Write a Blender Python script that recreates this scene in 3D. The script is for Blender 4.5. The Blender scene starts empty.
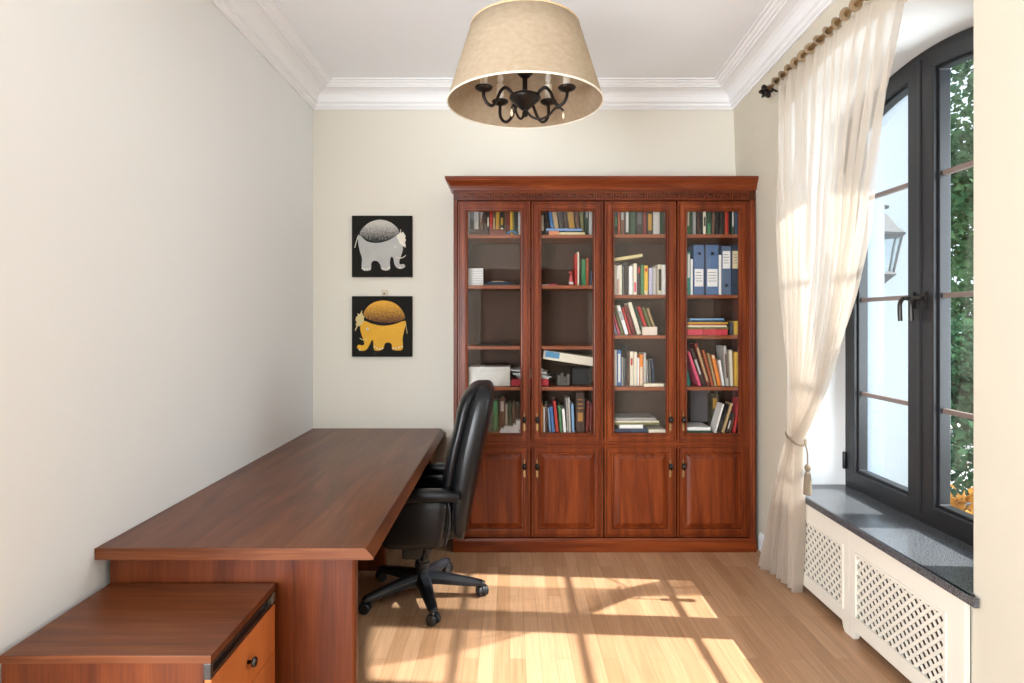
import bpy, bmesh, math, random
from mathutils import Vector, Matrix
random.seed(7)
PI = math.pi
scene = bpy.context.scene
COL = scene.collection

# ------------------------------------------------------------------ camera
cam_d = bpy.data.cameras.new('camera')
cam_d.sensor_width = 36.0
cam_d.lens = 600.0 / 1024.0 * 36.0
cam_d.shift_x = 2.0 / 1024.0
cam_d.shift_y = -21.5 / 1024.0
cam_d.clip_start = 0.05
cam = bpy.data.objects.new('camera', cam_d)
COL.objects.link(cam)
cam.location = (0, 0, 1.53)
cam.rotation_euler = (PI / 2, 0, 0)
scene.camera = cam

# ------------------------------------------------------------------ world, sun, exposure
SKY_STRENGTH = 1.25
SUN_STRENGTH = 9.0
REAR_POWER = 190.0
UPFILL_POWER = 70.0
EXPOSURE = 0.56
world = bpy.data.worlds.new('sky')
scene.world = world
world.use_nodes = True
wn = world.node_tree
bg = wn.nodes['Background']
bg.inputs['Color'].default_value = (0.78, 0.88, 1.0, 1)
bg.inputs['Strength'].default_value = SKY_STRENGTH

sun_d = bpy.data.lights.new('sun', 'SUN')
sun_d.energy = SUN_STRENGTH
sun_d.color = (1.0, 0.97, 0.94)
sun_d.angle = math.radians(0.7)
sun = bpy.data.objects.new('sun', sun_d)
COL.objects.link(sun)
sun.location = (8, 3, 8)
sun.rotation_euler = Vector((-1.0, 0.07, -0.97)).to_track_quat('-Z', 'Y').to_euler()

# added fill lamps set before an invented rear window, behind the camera
def fill_lamp(name, loc, direction, w, h, power, col):
    d = bpy.data.lights.new(name, 'AREA')
    d.shape = 'RECTANGLE'
    d.size = w
    d.size_y = h
    d.energy = power
    d.color = col
    o = bpy.data.objects.new(name, d)
    COL.objects.link(o)
    o.location = loc
    o.rotation_euler = Vector(direction).to_track_quat('-Z', 'Y').to_euler()
    return o
fill_lamp('rear_fill_lamp', (-2.05, -2.15, 1.5), (0.12, 1.0, 0.04), 2.3, 2.3, REAR_POWER, (0.91, 0.955, 1.0))
fill_lamp('rear_upward_fill_lamp', (-2.05, -2.10, 0.9), (0.2, 1.0, 0.55), 2.2, 0.9, UPFILL_POWER, (0.92, 0.96, 1.0))

# added fill lamp outside the arched window, set out of view
side_d = bpy.data.lights.new('outside_fill_lamp', 'AREA')
side_d.shape = 'RECTANGLE'
side_d.size = 1.2
side_d.size_y = 1.9
side_d.energy = 52.0
side_d.color = (0.84, 0.92, 1.0)
side = bpy.data.objects.new('outside_fill_lamp', side_d)
COL.objects.link(side)
side.location = (2.95, 2.25, 1.75)
side.rotation_euler = Vector((-1.0, 0.25, 0.0)).to_track_quat('-Z', 'Y').to_euler()

scene.view_settings.view_transform = 'Standard'
scene.view_settings.look = 'None'
scene.view_settings.gamma = 1.0
scene.view_settings.use_curve_mapping = False
scene.view_settings.exposure = EXPOSURE
scene.cycles.max_bounces = 10
scene.cycles.transparent_max_bounces = 24
scene.cycles.sample_clamp_indirect = 6.0
scene.cycles.caustics_reflective = False
scene.cycles.caustics_refractive = False

# ------------------------------------------------------------------ materials
def new_mat(name):
    m = bpy.data.materials.new(name)
    m.use_nodes = True
    nt = m.node_tree
    return m, nt, nt.nodes['Principled BSDF']

def N(nt, t, **kw):
    n = nt.nodes.new(t)
    for k, v in kw.items():
        setattr(n, k, v)
    return n

def plain(name, col, rough=0.5, metal=0.0, spec=0.5, bump=0.0, bscale=200.0, var=0.0, vscale=8.0, coat=0.0, sheen=0.0):
    m, nt, b = new_mat(name)
    b.inputs['Base Color'].default_value = (*col, 1)
    b.inputs['Roughness'].default_value = rough
    b.inputs['Metallic'].default_value = metal
    b.inputs['Specular IOR Level'].default_value = spec
    b.inputs['Coat Weight'].default_value = coat
    b.inputs['Coat Roughness'].default_value = 0.15
    b.inputs['Sheen Weight'].default_value = sheen
    tc = N(nt, 'ShaderNodeTexCoord')
    no = N(nt, 'ShaderNodeTexNoise')
    no.inputs['Scale'].default_value = vscale
    no.inputs['Detail'].default_value = 4
    nt.links.new(tc.outputs['Object'], no.inputs['Vector'])
    mx = N(nt, 'ShaderNodeMix', data_type='RGBA')
    mx.inputs['A'].default_value = (*[c * (1 - var) for c in col], 1)
    mx.inputs['B'].default_value = (*[min(1, c * (1 + var)) for c in col], 1)
    nt.links.new(no.outputs['Fac'], mx.inputs['Factor'])
    nt.links.new(mx.outputs['Result'], b.inputs['Base Color'])
    if bump:
        n2 = N(nt, 'ShaderNodeTexNoise')
        n2.inputs['Scale'].default_value = bscale
        nt.links.new(tc.outputs['Object'], n2.inputs['Vector'])
        bp = N(nt, 'ShaderNodeBump')
        bp.inputs['Strength'].default_value = bump
        bp.inputs['Distance'].default_value = 0.002
        nt.links.new(n2.outputs['Fac'], bp.inputs['Height'])
        nt.links.new(bp.outputs['Normal'], b.inputs['Normal'])
    return m

def wood(name, dark, mid, light, axis='X', rough=0.30, coat=0.05, fine=60.0, streak=14.0):
    """stained timber with a grain that runs along the given axis"""
    m, nt, b = new_mat(name)
    tc = N(nt, 'ShaderNodeTexCoord')
    def noise(along, across, detail=5, dist=0.0, off=0.0):
        mp = N(nt, 'ShaderNodeMapping')
        s = [across] * 3
        s['XYZ'.index(axis)] = along
        mp.inputs['Scale'].default_value = s
        mp.inputs['Location'].default_value = (off, off * .7, off * .3)
        n = N(nt, 'ShaderNodeTexNoise')
        n.inputs['Scale'].default_value = 1.0
        n.inputs['Detail'].default_value = detail
        n.inputs['Distortion'].default_value = dist
        nt.links.new(tc.outputs['Object'], mp.inputs['Vector'])
        nt.links.new(mp.outputs['Vector'], n.inputs['Vector'])
        return n
    a = noise(1.1, streak, 4, 1.2)
    c = noise(5.0, fine * 3, 6, 0.3, 3.0)
    r = N(nt, 'ShaderNodeValToRGB')
    r.color_ramp.elements[0].position = 0.30
    r.color_ramp.elements[0].color = (*dark, 1)
    r.color_ramp.elements[1].position = 0.72
    r.color_ramp.elements[1].color = (*light, 1)
    e = r.color_ramp.elements.new(0.5)
    e.color = (*mid, 1)
    mx = N(nt, 'ShaderNodeMix', data_type='FLOAT')
    mx.inputs['Factor'].default_value = 0.35
    nt.links.new(a.outputs['Fac'], mx.inputs['A'])
    nt.links.new(c.outputs['Fac'], mx.inputs['B'])
    nt.links.new(mx.outputs['Result'], r.inputs['Fac'])
    nt.links.new(r.outputs['Color'], b.inputs['Base Color'])
    b.inputs['Roughness'].default_value = rough
    b.inputs['Coat Weight'].default_value = coat
    b.inputs['Coat Roughness'].default_value = 0.18
    b.inputs['Specular IOR Level'].default_value = 0.25
    return m

def glass(name, tint=(1, 1, 1), refl=1.0, f0=0.035):
    m, nt, b = new_mat(name)
    nt.nodes.remove(b)
    out = nt.nodes['Material Output']
    t = N(nt, 'ShaderNodeBsdfTransparent')
    t.inputs['Color'].default_value = (*tint, 1)
    g = N(nt, 'ShaderNodeBsdfGlossy')
    g.inputs['Roughness'].default_value = 0.0
    g.inputs['Color'].default_value = (refl, refl, refl, 1)
    lw = N(nt, 'ShaderNodeLayerWeight')
    lw.inputs['Blend'].default_value = 0.5
    p = N(nt, 'ShaderNodeMath', operation='POWER')
    p.inputs[1].default_value = 5.0
    nt.links.new(lw.outputs['Facing'], p.inputs[0])
    f = N(nt, 'ShaderNodeMath', operation='MULTIPLY_ADD')
    f.inputs[1].default_value = 1 - f0
    f.inputs[2].default_value = f0
    nt.links.new(p.outputs['Value'], f.inputs[0])
    mx = N(nt, 'ShaderNodeMixShader')
    nt.links.new(f.outputs['Value'], mx.inputs['Fac'])
    nt.links.new(t.outputs['BSDF'], mx.inputs[1])
    nt.links.new(g.outputs['BSDF'], mx.inputs[2])
    nt.links.new(mx.outputs['Shader'], out.inputs['Surface'])
    return m

def cloth_sheer(name, col, trans_w=0.55, clear=0.25, bump=0.0):
    m, nt, b = new_mat(name)
    nt.nodes.remove(b)
    out = nt.nodes['Material Output']
    d = N(nt, 'ShaderNodeBsdfDiffuse')
    d.inputs['Color'].default_value = (*col, 1)
    tl = N(nt, 'ShaderNodeBsdfTranslucent')
    tl.inputs['Color'].default_value = (*col, 1)
    tp = N(nt, 'ShaderNodeBsdfTransparent')
    m1 = N(nt, 'ShaderNodeMixShader')
    m1.inputs['Fac'].default_value = trans_w
    m2 = N(nt, 'ShaderNodeMixShader')
    m2.inputs['Fac'].default_value = clear
    nt.links.new(d.outputs['BSDF'], m1.inputs[1])
    nt.links.new(tl.outputs['BSDF'], m1.inputs[2])
    nt.links.new(m1.outputs['Shader'], m2.inputs[1])
    nt.links.new(tp.outputs['BSDF'], m2.inputs[2])
    nt.links.new(m2.outputs['Shader'], out.inputs['Surface'])
    return m

def floor_mat():
    m, nt, b = new_mat('oak_strip_floor')
    tc = N(nt, 'ShaderNodeTexCoord')
    mp = N(nt, 'ShaderNodeMapping')
    mp.inputs['Rotation'].default_value = (0, 0, PI / 2)
    nt.links.new(tc.outputs['Object'], mp.inputs['Vector'])
    br = N(nt, 'ShaderNodeTexBrick')
    br.offset = 0.37
    br.offset_frequency = 3
    br.inputs['Scale'].default_value = 1.0
    br.inputs['Brick Width'].default_value = 0.62
    br.inputs['Row Height'].default_value = 0.070
    br.inputs['Mortar Size'].default_value = 0.0009
    br.inputs['Mortar Smooth'].default_value = 0.3
    br.inputs['Bias'].default_value = 0.0
    br.inputs['Color1'].default_value = (0.53, 0.315, 0.18, 1)
    br.inputs['Color2'].default_value = (0.41, 0.222, 0.115, 1)
    br.inputs['Mortar'].default_value = (0.24, 0.12, 0.055, 1)
    nt.links.new(mp.outputs['Vector'], br.inputs['Vector'])
    mp2 = N(nt, 'ShaderNodeMapping')
    mp2.inputs['Scale'].default_value = (70, 3.0, 1)
    nt.links.new(tc.outputs['Object'], mp2.inputs['Vector'])
    no = N(nt, 'ShaderNodeTexNoise')
    no.inputs['Scale'].default_value = 1.0
    no.inputs['Detail'].default_value = 6
    no.inputs['Distortion'].default_value = 0.8
    nt.links.new(mp2.outputs['Vector'], no.inputs['Vector'])
    rr = N(nt, 'ShaderNodeMapRange')
    rr.inputs['From Min'].default_value = 0.3
    rr.inputs['From Max'].default_value = 0.7
    rr.inputs['To Min'].default_value = 0.82
    rr.inputs['To Max'].default_value = 1.12
    nt.links.new(no.outputs['Fac'], rr.inputs['Value'])
    mul = N(nt, 'ShaderNodeVectorMath', operation='SCALE')
    nt.links.new(br.outputs['Color'], mul.inputs[0])
    nt.links.new(rr.outputs['Result'], mul.inputs['Scale'])
    nt.links.new(mul.outputs['Vector'], b.inputs['Base Color'])
    b.inputs['Roughness'].default_value = 0.38
    b.inputs['Coat Weight'].default_value = 0.15
    b.inputs['Coat Roughness'].default_value = 0.25
    return m

def granite_mat():
    m, nt, b = new_mat('dark_granite')
    tc = N(nt, 'ShaderNodeTexCoord')
    no = N(nt, 'ShaderNodeTexNoise')
    no.inputs['Scale'].default_value = 260
    no.inputs['Detail'].default_value = 5
    nt.links.new(tc.outputs['Object'], no.inputs['Vector'])
    r = N(nt, 'ShaderNodeValToRGB')
    r.color_ramp.elements[0].position = 0.38
    r.color_ramp.elements[0].color = (0.022, 0.025, 0.030, 1)
    r.color_ramp.elements[1].position = 0.72
    r.color_ramp.elements[1].color = (0.21, 0.22, 0.235, 1)
    nt.links.new(no.outputs['Fac'], r.inputs['Fac'])
    nt.links.new(r.outputs['Color'], b.inputs['Base Color'])
    b.inputs['Roughness'].default_value = 0.22
    return m

def leaf_mat(name, c1, c2, scale=6.0):
    m, nt, b = new_mat(name)
    nt.nodes.remove(b)
    out = nt.nodes['Material Output']
    tc = N(nt, 'ShaderNodeTexCoord')
    no = N(nt, 'ShaderNodeTexNoise')
    no.inputs['Scale'].default_value = scale
    no.inputs['Detail'].default_value = 3
    nt.links.new(tc.outputs['Object'], no.inputs['Vector'])
    r = N(nt, 'ShaderNodeValToRGB')
    r.color_ramp.elements[0].position = 0.35
    r.color_ramp.elements[0].color = (*c1, 1)
    r.color_ramp.elements[1].position = 0.65
    r.color_ramp.elements[1].color = (*c2, 1)
    nt.links.new(no.outputs['Fac'], r.inputs['Fac'])
    d = N(nt, 'ShaderNodeBsdfDiffuse')
    t = N(nt, 'ShaderNodeBsdfTranslucent')
    mx = N(nt, 'ShaderNodeMixShader')
    mx.inputs['Fac'].default_value = 0.35
    nt.links.new(r.outputs['Color'], d.inputs['Color'])
    nt.links.new(r.outputs['Color'], t.inputs['Color'])
    nt.links.new(d.outputs['BSDF'], mx.inputs[1])
    nt.links.new(t.outputs['BSDF'], mx.inputs[2])
    nt.links.new(mx.outputs['Shader'], out.inputs['Surface'])
    return m

M = {}
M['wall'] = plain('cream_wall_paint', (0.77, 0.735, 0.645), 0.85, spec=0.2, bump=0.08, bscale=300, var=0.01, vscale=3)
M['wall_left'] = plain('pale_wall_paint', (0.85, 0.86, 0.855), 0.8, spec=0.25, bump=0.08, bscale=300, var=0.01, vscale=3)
M['ceiling'] = plain('white_ceiling_paint', (0.92, 0.94, 0.965), 0.9, spec=0.1, var=0.005)
M['trim'] = plain('white_trim_paint', (0.92, 0.925, 0.94), 0.6, spec=0.3)
M['reveal'] = plain('white_reveal_paint', (0.86, 0.87, 0.87), 0.8, spec=0.2)
M['floor'] = floor_mat()
M['granite'] = granite_mat()
M['cover'] = plain('ivory_lacquer', (0.84, 0.80, 0.70), 0.45, spec=0.4)
M['frame'] = plain('anthracite_frame', (0.012, 0.012, 0.014), 0.38, spec=0.45)
M['muntin'] = plain('brown_grey_bar', (0.20, 0.15, 0.13), 0.4)
M['black_metal'] = plain('black_metal', (0.02, 0.017, 0.015), 0.4, metal=0.3)
M['stucco'] = plain('pale_stucco', (0.34, 0.385, 0.44), 0.95, spec=0.1, bump=0.9, bscale=60, var=0.06, vscale=50)
M['glass'] = glass('window_glass', (0.97, 0.99, 0.985))
M['cab_glass'] = glass('cabinet_glass', (0.97, 0.97, 0.97), f0=0.022)
cab = ((0.062, 0.009, 0.0025), (0.148, 0.027, 0.006), (0.26, 0.056, 0.012))
M['cab_x'] = wood('cherry_horizontal', *cab, axis='X')
M['cab_z'] = wood('cherry_vertical', *cab, axis='Z')
M['cab_y'] = wood('cherry_depth', *cab, axis='Y')
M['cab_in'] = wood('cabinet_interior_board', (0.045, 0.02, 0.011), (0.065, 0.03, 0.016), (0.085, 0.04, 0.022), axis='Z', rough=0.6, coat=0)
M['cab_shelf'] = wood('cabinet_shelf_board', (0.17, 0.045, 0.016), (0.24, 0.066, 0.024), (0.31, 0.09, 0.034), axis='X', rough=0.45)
dsk = ((0.048, 0.012, 0.004), (0.122, 0.034, 0.011), (0.210, 0.070, 0.023))
M['desk_y'] = wood('walnut_lengthwise', *dsk, axis='Y', rough=0.32, coat=0.06, streak=11)
M['desk_x'] = wood('walnut_crosswise', *dsk, axis='X', rough=0.32, coat=0.06, streak=11)
M['desk_z'] = wood('walnut_upright', (0.050, 0.009, 0.0025), (0.105, 0.022, 0.005), (0.175, 0.043, 0.010), axis='Z', rough=0.35, coat=0.06, streak=11)
M['drawer'] = wood('orange_cherry_front', (0.40, 0.10, 0.028), (0.52, 0.15, 0.040), (0.62, 0.20, 0.06), axis='Z', rough=0.3, streak=12)
M['leather'] = plain('black_leather', (0.004, 0.0045, 0.006), 0.30, spec=0.30, bump=0.2, bscale=160, var=0.1)
M['leather_side'] = plain('black_leather_side', (0.006, 0.0065, 0.0075), 0.32, spec=0.34, bump=0.2, bscale=160)  # slightly paler black than the cushions, for backrest shell and arm panels
M['plastic'] = plain('black_plastic', (0.012, 0.014, 0.018), 0.35, spec=0.5)
M['steel'] = plain('grey_steel', (0.30, 0.29, 0.28), 0.35, metal=0.8)
M['chrome'] = plain('chrome', (0.7, 0.7, 0.7), 0.15, metal=1.0)
M['rail'] = plain('dark_rail', (0.008, 0.008, 0.009), 0.25, spec=0.6, coat=0.3)
M['brass'] = plain('aged_brass', (0.35, 0.22, 0.09), 0.4, metal=0.8, var=0.3, vscale=60)
M['bronze'] = plain('dark_bronze', (0.018, 0.013, 0.010), 0.38, metal=0.6, var=0.3, vscale=40)
M['candle'] = plain('candle_sleeve', (0.85, 0.78, 0.66), 0.5)
M['crystal'] = glass('crystal_drop', (0.9, 0.9, 0.9))
M['curtain'] = cloth_sheer('sheer_curtain', (0.70, 0.62, 0.53), 0.5, 0.49)
M['curtain_tab'] = plain('curtain_tab_cloth', (0.24, 0.16, 0.085), 0.9, sheen=0.3)
M['cord'] = plain('taupe_cord', (0.22, 0.17, 0.115), 0.9)
M['canvas'] = plain('black_canvas', (0.012, 0.011, 0.009), 0.8, spec=0.2)
M['plaster'] = plain('plaster_relief', (0.75, 0.72, 0.64), 0.7)
M['bark'] = plain('bark', (0.12, 0.08, 0.05), 0.9)
M['bounce_ground'] = plain('pale_bounce_ground', (0.50, 0.49, 0.46), 0.95, var=0.15, vscale=12)  # unseen ground made pale to bounce light up into the window reveal
M['leaf_a'] = leaf_mat('green_leaves', (0.035, 0.10, 0.05), (0.14, 0.26, 0.12))
M['leaf_b'] = leaf_mat('dark_green_leaves', (0.025, 0.085, 0.05), (0.09, 0.20, 0.10))
M['leaf_y'] = leaf_mat('golden_leaves', (0.35, 0.16, 0.03), (0.55, 0.30, 0.08))

def shade_fabric():
    m, nt, b = new_mat('burlap_shade')
    nt.nodes.remove(b)
    out = nt.nodes['Material Output']
    tc = N(nt, 'ShaderNodeTexCoord')
    w1 = N(nt, 'ShaderNodeTexNoise'); w1.inputs['Scale'].default_value = 14; w1.inputs['Detail'].default_value = 8
    mp = N(nt, 'ShaderNodeMapping'); mp.inputs['Scale'].default_value = (2.5, 2.5, 4)
    nt.links.new(tc.outputs['Object'], mp.inputs['Vector'])
    nt.links.new(mp.outputs['Vector'], w1.inputs['Vector'])
    r = N(nt, 'ShaderNodeValToRGB')
    r.color_ramp.elements[0].position = 0.3
    r.color_ramp.elements[0].color = (0.50, 0.39, 0.27, 1)
    r.color_ramp.elements[1].position = 0.7
    r.color_ramp.elements[1].color = (0.58, 0.475, 0.35, 1)
    nt.links.new(w1.outputs['Fac'], r.inputs['Fac'])
    d = N(nt, 'ShaderNodeBsdfDiffuse'); t = N(nt, 'ShaderNodeBsdfTranslucent')
    nt.links.new(r.outputs['Color'], d.inputs['Color']); nt.links.new(r.outputs['Color'], t.inputs['Color'])
    mx = N(nt, 'ShaderNodeMixShader'); mx.inputs['Fac'].default_value = 0.35
    nt.links.new(d.outputs['BSDF'], mx.inputs[1]); nt.links.new(t.outputs['BSDF'], mx.inputs[2])
    nt.links.new(mx.outputs['Shader'], out.inputs['Surface'])
    return m
M['shade'] = shade_fabric()

def dome_mat(name, lo, hi, speck):
    """painted shell: speckled, darker paint towards its rim"""
    m, nt, b = new_mat(name)
    tc = N(nt, 'ShaderNodeTexCoord')
    sp = N(nt, 'ShaderNodeSeparateXYZ')
    nt.links.new(tc.outputs['Generated'], sp.inputs['Vector'])
    no = N(nt, 'ShaderNodeTexNoise'); no.inputs['Scale'].default_value = speck; no.inputs['Detail'].default_value = 2
    nt.links.new(tc.outputs['Object'], no.inputs['Vector'])
    zs = N(nt, 'ShaderNodeMath', operation='MULTIPLY')
    nt.links.new(sp.outputs['Z'], zs.inputs[0]); zs.inputs[1].default_value = .75
    ad = N(nt, 'ShaderNodeMath', operation='MULTIPLY_ADD')
    nt.links.new(no.outputs['Fac'], ad.inputs[0]); ad.inputs[1].default_value = .7
    nt.links.new(zs.outputs['Value'], ad.inputs[2])
    r = N(nt, 'ShaderNodeValToRGB')
    r.color_ramp.elements[0].position = 0.40
    r.color_ramp.elements[0].color = (*lo, 1)
    r.color_ramp.elements[1].position = 1.0
    r.color_ramp.elements[1].color = (*hi, 1)
    nt.links.new(ad.outputs['Value'], r.inputs['Fac'])
    nt.links.new(r.outputs['Color'], b.inputs['Base Color'])
    b.inputs['Roughness'].default_value = 0.7
    return m

_cm = {}
def paint(col, rough=0.6, key=''):
    k = (tuple(round(c, 3) for c in col), rough)
    if k not in _cm:
        _cm[k] = plain('paint_' + '_'.join(str(int(c * 255)) for c in col), col, rough, spec=0.3, var=0.12, vscale=40)
    return _cm[k]

def srgb(r, g, b):
    f = lambda c: (c / 255 / 12.92) if c / 255 <= 0.04045 else ((c / 255 + 0.055) / 1.055) ** 2.4
    return (f(r), f(g), f(b))

# ------------------------------------------------------------------ object helpers
OFF = {}
def link(name, data):
    o = bpy.data.objects.new(name, data)
    COL.objects.link(o)
    return o

def thing(name, label, cat, loc=(0, 0, 0), group=None):
    o = link(name, None)
    o.empty_display_size = 0.1
    o.location = loc
    OFF[o.name] = Vector(loc)
    o['label'] = label
    o['category'] = cat
    if group:
        o['group'] = group
    return o

def tag(o, label, cat, group=None):
    o['label'] = label
    o['category'] = cat
    if group:
        o['group'] = group
    return o

def obj(name, bm, mat, parent=None, smooth=False, bevel=0.0, subsurf=0, origin=None, segs=2):
    """link a bmesh given in world coordinates as one mesh object"""
    off = OFF[parent.name] if parent else (Vector(origin) if origin else Vector((0, 0, 0)))
    if off.length:
        bmesh.ops.translate(bm, verts=bm.verts, vec=-off)
    bmesh.ops.recalc_face_normals(bm, faces=bm.faces)
    me = bpy.data.meshes.new(name)
    bm.to_mesh(me)
    bm.free()
    me.materials.append(mat)
    if smooth:
        me.polygons.foreach_set('use_smooth', [True] * len(me.polygons))
    o = link(name, me)
    if parent:
        o.parent = parent
    else:
        o.location = off
    OFF[o.name] = off.copy()
    if bevel:
        b = o.modifiers.new('bevel', 'BEVEL')
        b.width = bevel
        b.segments = segs
        b.limit_method = 'ANGLE'
        b.angle_limit = math.radians(40)
    if subsurf:
        s = o.modifiers.new('sub', 'SUBSURF')
        s.levels = subsurf
        s.render_levels = subsurf
    return o

def struct(name, bm, mat, parent=None, **kw):
    o = obj(name, bm, mat, parent, **kw)
    if not parent:
        o['kind'] = 'structure'
    return o

def B():
    return bmesh.new()

def box(bm, x0, x1, y0, y1, z0, z1):
    v = [bm.verts.new(p) for p in ((x0, y0, z0), (x1, y0, z0), (x1, y1, z0), (x0, y1, z0),
                                   (x0, y0, z1), (x1, y0, z1), (x1, y1, z1), (x0, y1, z1))]
    for f in ((0, 3, 2, 1), (4, 5, 6, 7), (0, 1, 5, 4), (1, 2, 6, 5), (2, 3, 7, 6), (3, 0, 4, 7)):
        bm.faces.new([v[i] for i in f])
    return bm

def quad(bm, a, b, c, d):
    bm.faces.new([bm.verts.new(p) for p in (a, b, c, d)])

def prism(bm, pts, axis, a0, a1):
    """extrude a polygon; pts are the two coordinates other than axis, in xyz order"""
    def P(p, a):
        if axis == 'X': return (a, p[0], p[1])
        if axis == 'Y': return (p[0], a, p[1])
        return (p[0], p[1], a)
    v0 = [bm.verts.new(P(p, a0)) for p in pts]
    v1 = [bm.verts.new(P(p, a1)) for p in pts]
    bm.faces.new(v0)
    bm.faces.new(v1[::-1])
    n = len(pts)
    for i in range(n):
        j = (i + 1) % n
        bm.faces.new((v0[i], v1[i], v1[j], v0[j]))
    return bm

def ring(bm, outer, inner, axis, a0, a1):
    def P(p, a):
        if axis == 'X': return (a, p[0], p[1])
        return (p[0], a, p[1])
    n = len(outer)
    L = [[bm.verts.new(P(p, a)) for p in ps] for ps, a in ((outer, a0), (inner, a0), (inner, a1), (outer, a1))]
    for k in range(4):
        A, C = L[k], L[(k + 1) % 4]
        for i in range(n):
            j = (i + 1) % n
            bm.faces.new((A[i], A[j], C[j], C[i]))
    return bm

def rect_loft(bm, x0, x1, z0, z1, secs, cap=True, close=False):
    """nested rectangles in the XZ plane; secs = (inset, y)"""
    rings = []
    for ins, y in secs:
        rings.append([bm.verts.new(p) for p in ((x0 + ins, y, z0 + ins), (x1 - ins, y, z0 + ins),
                                                (x1 - ins, y, z1 - ins), (x0 + ins, y, z1 - ins))])
    seq = list(zip(rings[:-1], rings[1:]))
    if close:
        seq.append((rings[-1], rings[0]))
    for A, C in seq:
        for i in range(4):
            j = (i + 1) % 4
            bm.faces.new((A[i], A[j], C[j], C[i]))
    if cap:
        bm.faces.new(rings[-1])
        bm.faces.new(rings[0][::-1])
    return bm

def smooth_path(pts, n=8):
    P = [Vector(p) for p in pts]
    if len(P) < 3:
        return P
    out = []
    for i in range(len(P) - 1):
        p0 = P[i - 1] if i else P[0] * 2 - P[1]
        p1, p2 = P[i], P[i + 1]
        p3 = P[i + 2] if i + 2 < len(P) else P[-1] * 2 - P[-2]
        for k in range(n):
            t = k / n
            out.append(0.5 * ((2 * p1) + (p2 - p0) * t + (2 * p0 - 5 * p1 + 4 * p2 - p3) * t * t + (3 * p1 - p0 - 3 * p2 + p3) * t ** 3))
    out.append(P[-1])
    return out

def tube(bm, pts, r, seg=10, smooth_n=0, taper=None, flat=1.0):
    P = smooth_path(pts, smooth_n) if smooth_n else [Vector(p) for p in pts]
    n = len(P)
    rings = []
    up = None
    for i, p in enumerate(P):
        t = (P[min(i + 1, n - 1)] - P[max(i - 1, 0)]).normalized()
        if up is None:
            up = Vector((0, 0, 1)) if abs(t.z) < 0.9 else Vector((1, 0, 0))
        a = t.cross(up).normalized()
        up = a.cross(t).normalized()
        rr = r if taper is None else r + (taper - r) * i / (n - 1)
        rings.append([bm.verts.new(p + a * math.cos(2 * PI * k / seg) * rr + up * math.sin(2 * PI * k / seg) * rr * flat) for k in range(seg)])
    for A, C in zip(rings[:-1], rings[1:]):
        for k in range(seg):
            j = (k + 1) % seg
            bm.faces.new((A[k], A[j], C[j], C[k]))
    bm.faces.new(rings[0][::-1])
    bm.faces.new(rings[-1])
    return bm

def lathe(bm, prof, c, seg=24, axis='Z', capped=True):
    rings = []
    for r, h in prof:
        rg = []
        for k in range(seg):
            a = 2 * PI * k / seg
            u, v = math.cos(a) * max(r, 1e-4), math.sin(a) * max(r, 1e-4)
            p = {'Z': (u, v, h), 'Y': (u, h, v), 'X': (h, u, v)}[axis]
            rg.append(bm.verts.new((c[0] + p[0], c[1] + p[1], c[2] + p[2])))
        rings.append(rg)
    for A, C in zip(rings[:-1], rings[1:]):
        for k in range(seg):
            j = (k + 1) % seg
            bm.faces.new((A[k], A[j], C[j], C[k]))
    if capped:
        bm.faces.new(rings[0][::-1])
        bm.faces.new(rings[-1])
    return bm

def loft(bm, rings, caps=True):
    R = [[bm.verts.new(p) for p in r] for r in rings]
    n = len(R[0])
    for A, C in zip(R[:-1], R[1:]):
        for k in range(n):
            j = (k + 1) % n
            bm.faces.new((A[k], A[j], C[j], C[k]))
    if caps:
        bm.faces.new(R[0][::-1])
        bm.faces.new(R[-1])
    return bm

def superring(cx, cy, hx, hy, n=16, e=3.2):
    out = []
    for k in range(n):
        a = 2 * PI * (k + 0.5) / n
        c, s = math.cos(a), math.sin(a)
        out.append((cx + hx * math.copysign(abs(c) ** (2 / e), c), cy + hy * math.copysign(abs(s) ** (2 / e), s)))
    return out

def lerp(a, b, t):
    return a + (b - a) * t

def table(tab, x):
    if x <= tab[0][0]: return tab[0][1]
    for (a, va), (b, vb) in zip(tab[:-1], tab[1:]):
        if x <= b:
            return lerp(va, vb, (x - a) / (b - a))
    return tab[-1][1]

# ------------------------------------------------------------------ the room
XL, YB, YR, ZC = -1.422, 4.33, -2.2, 3.20
YL = 0.9          # left wall steps back to an invented alcove that lets lamp light in
CORN = 3.045                     # underside of the cornice
XR = 1.668
def xw(y, z):                    # inner face of the old right wall, which leans in a little towards the top
    t = min(0.125, 0.055 + 0.05 * (YB - y))
    return XR - t * (max(z, 0) / CORN) ** 2

struct('floor', box(B(), -3.9, 1.95, YR - .2, YB + .2, -0.12, 0.0), M['floor'])
struct('ceiling', box(B(), -3.9, 2.25, YR - .2, YB + .2, ZC, ZC + .15), M['ceiling'])
bm = B()
box(bm, XL - .2, XL, YL, YB + .2, 0, ZC); box(bm, -3.6, XL - .2, YL, YL + .2, 0, ZC); box(bm, -3.8, -3.6, YR - .2, YL + .2, 0, ZC)
struct('wall_left', bm, M['wall_left'])
struct('wall_back', box(B(), XL, 2.23, YB, YB + .2, 0, ZC), M['wall'])

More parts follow.
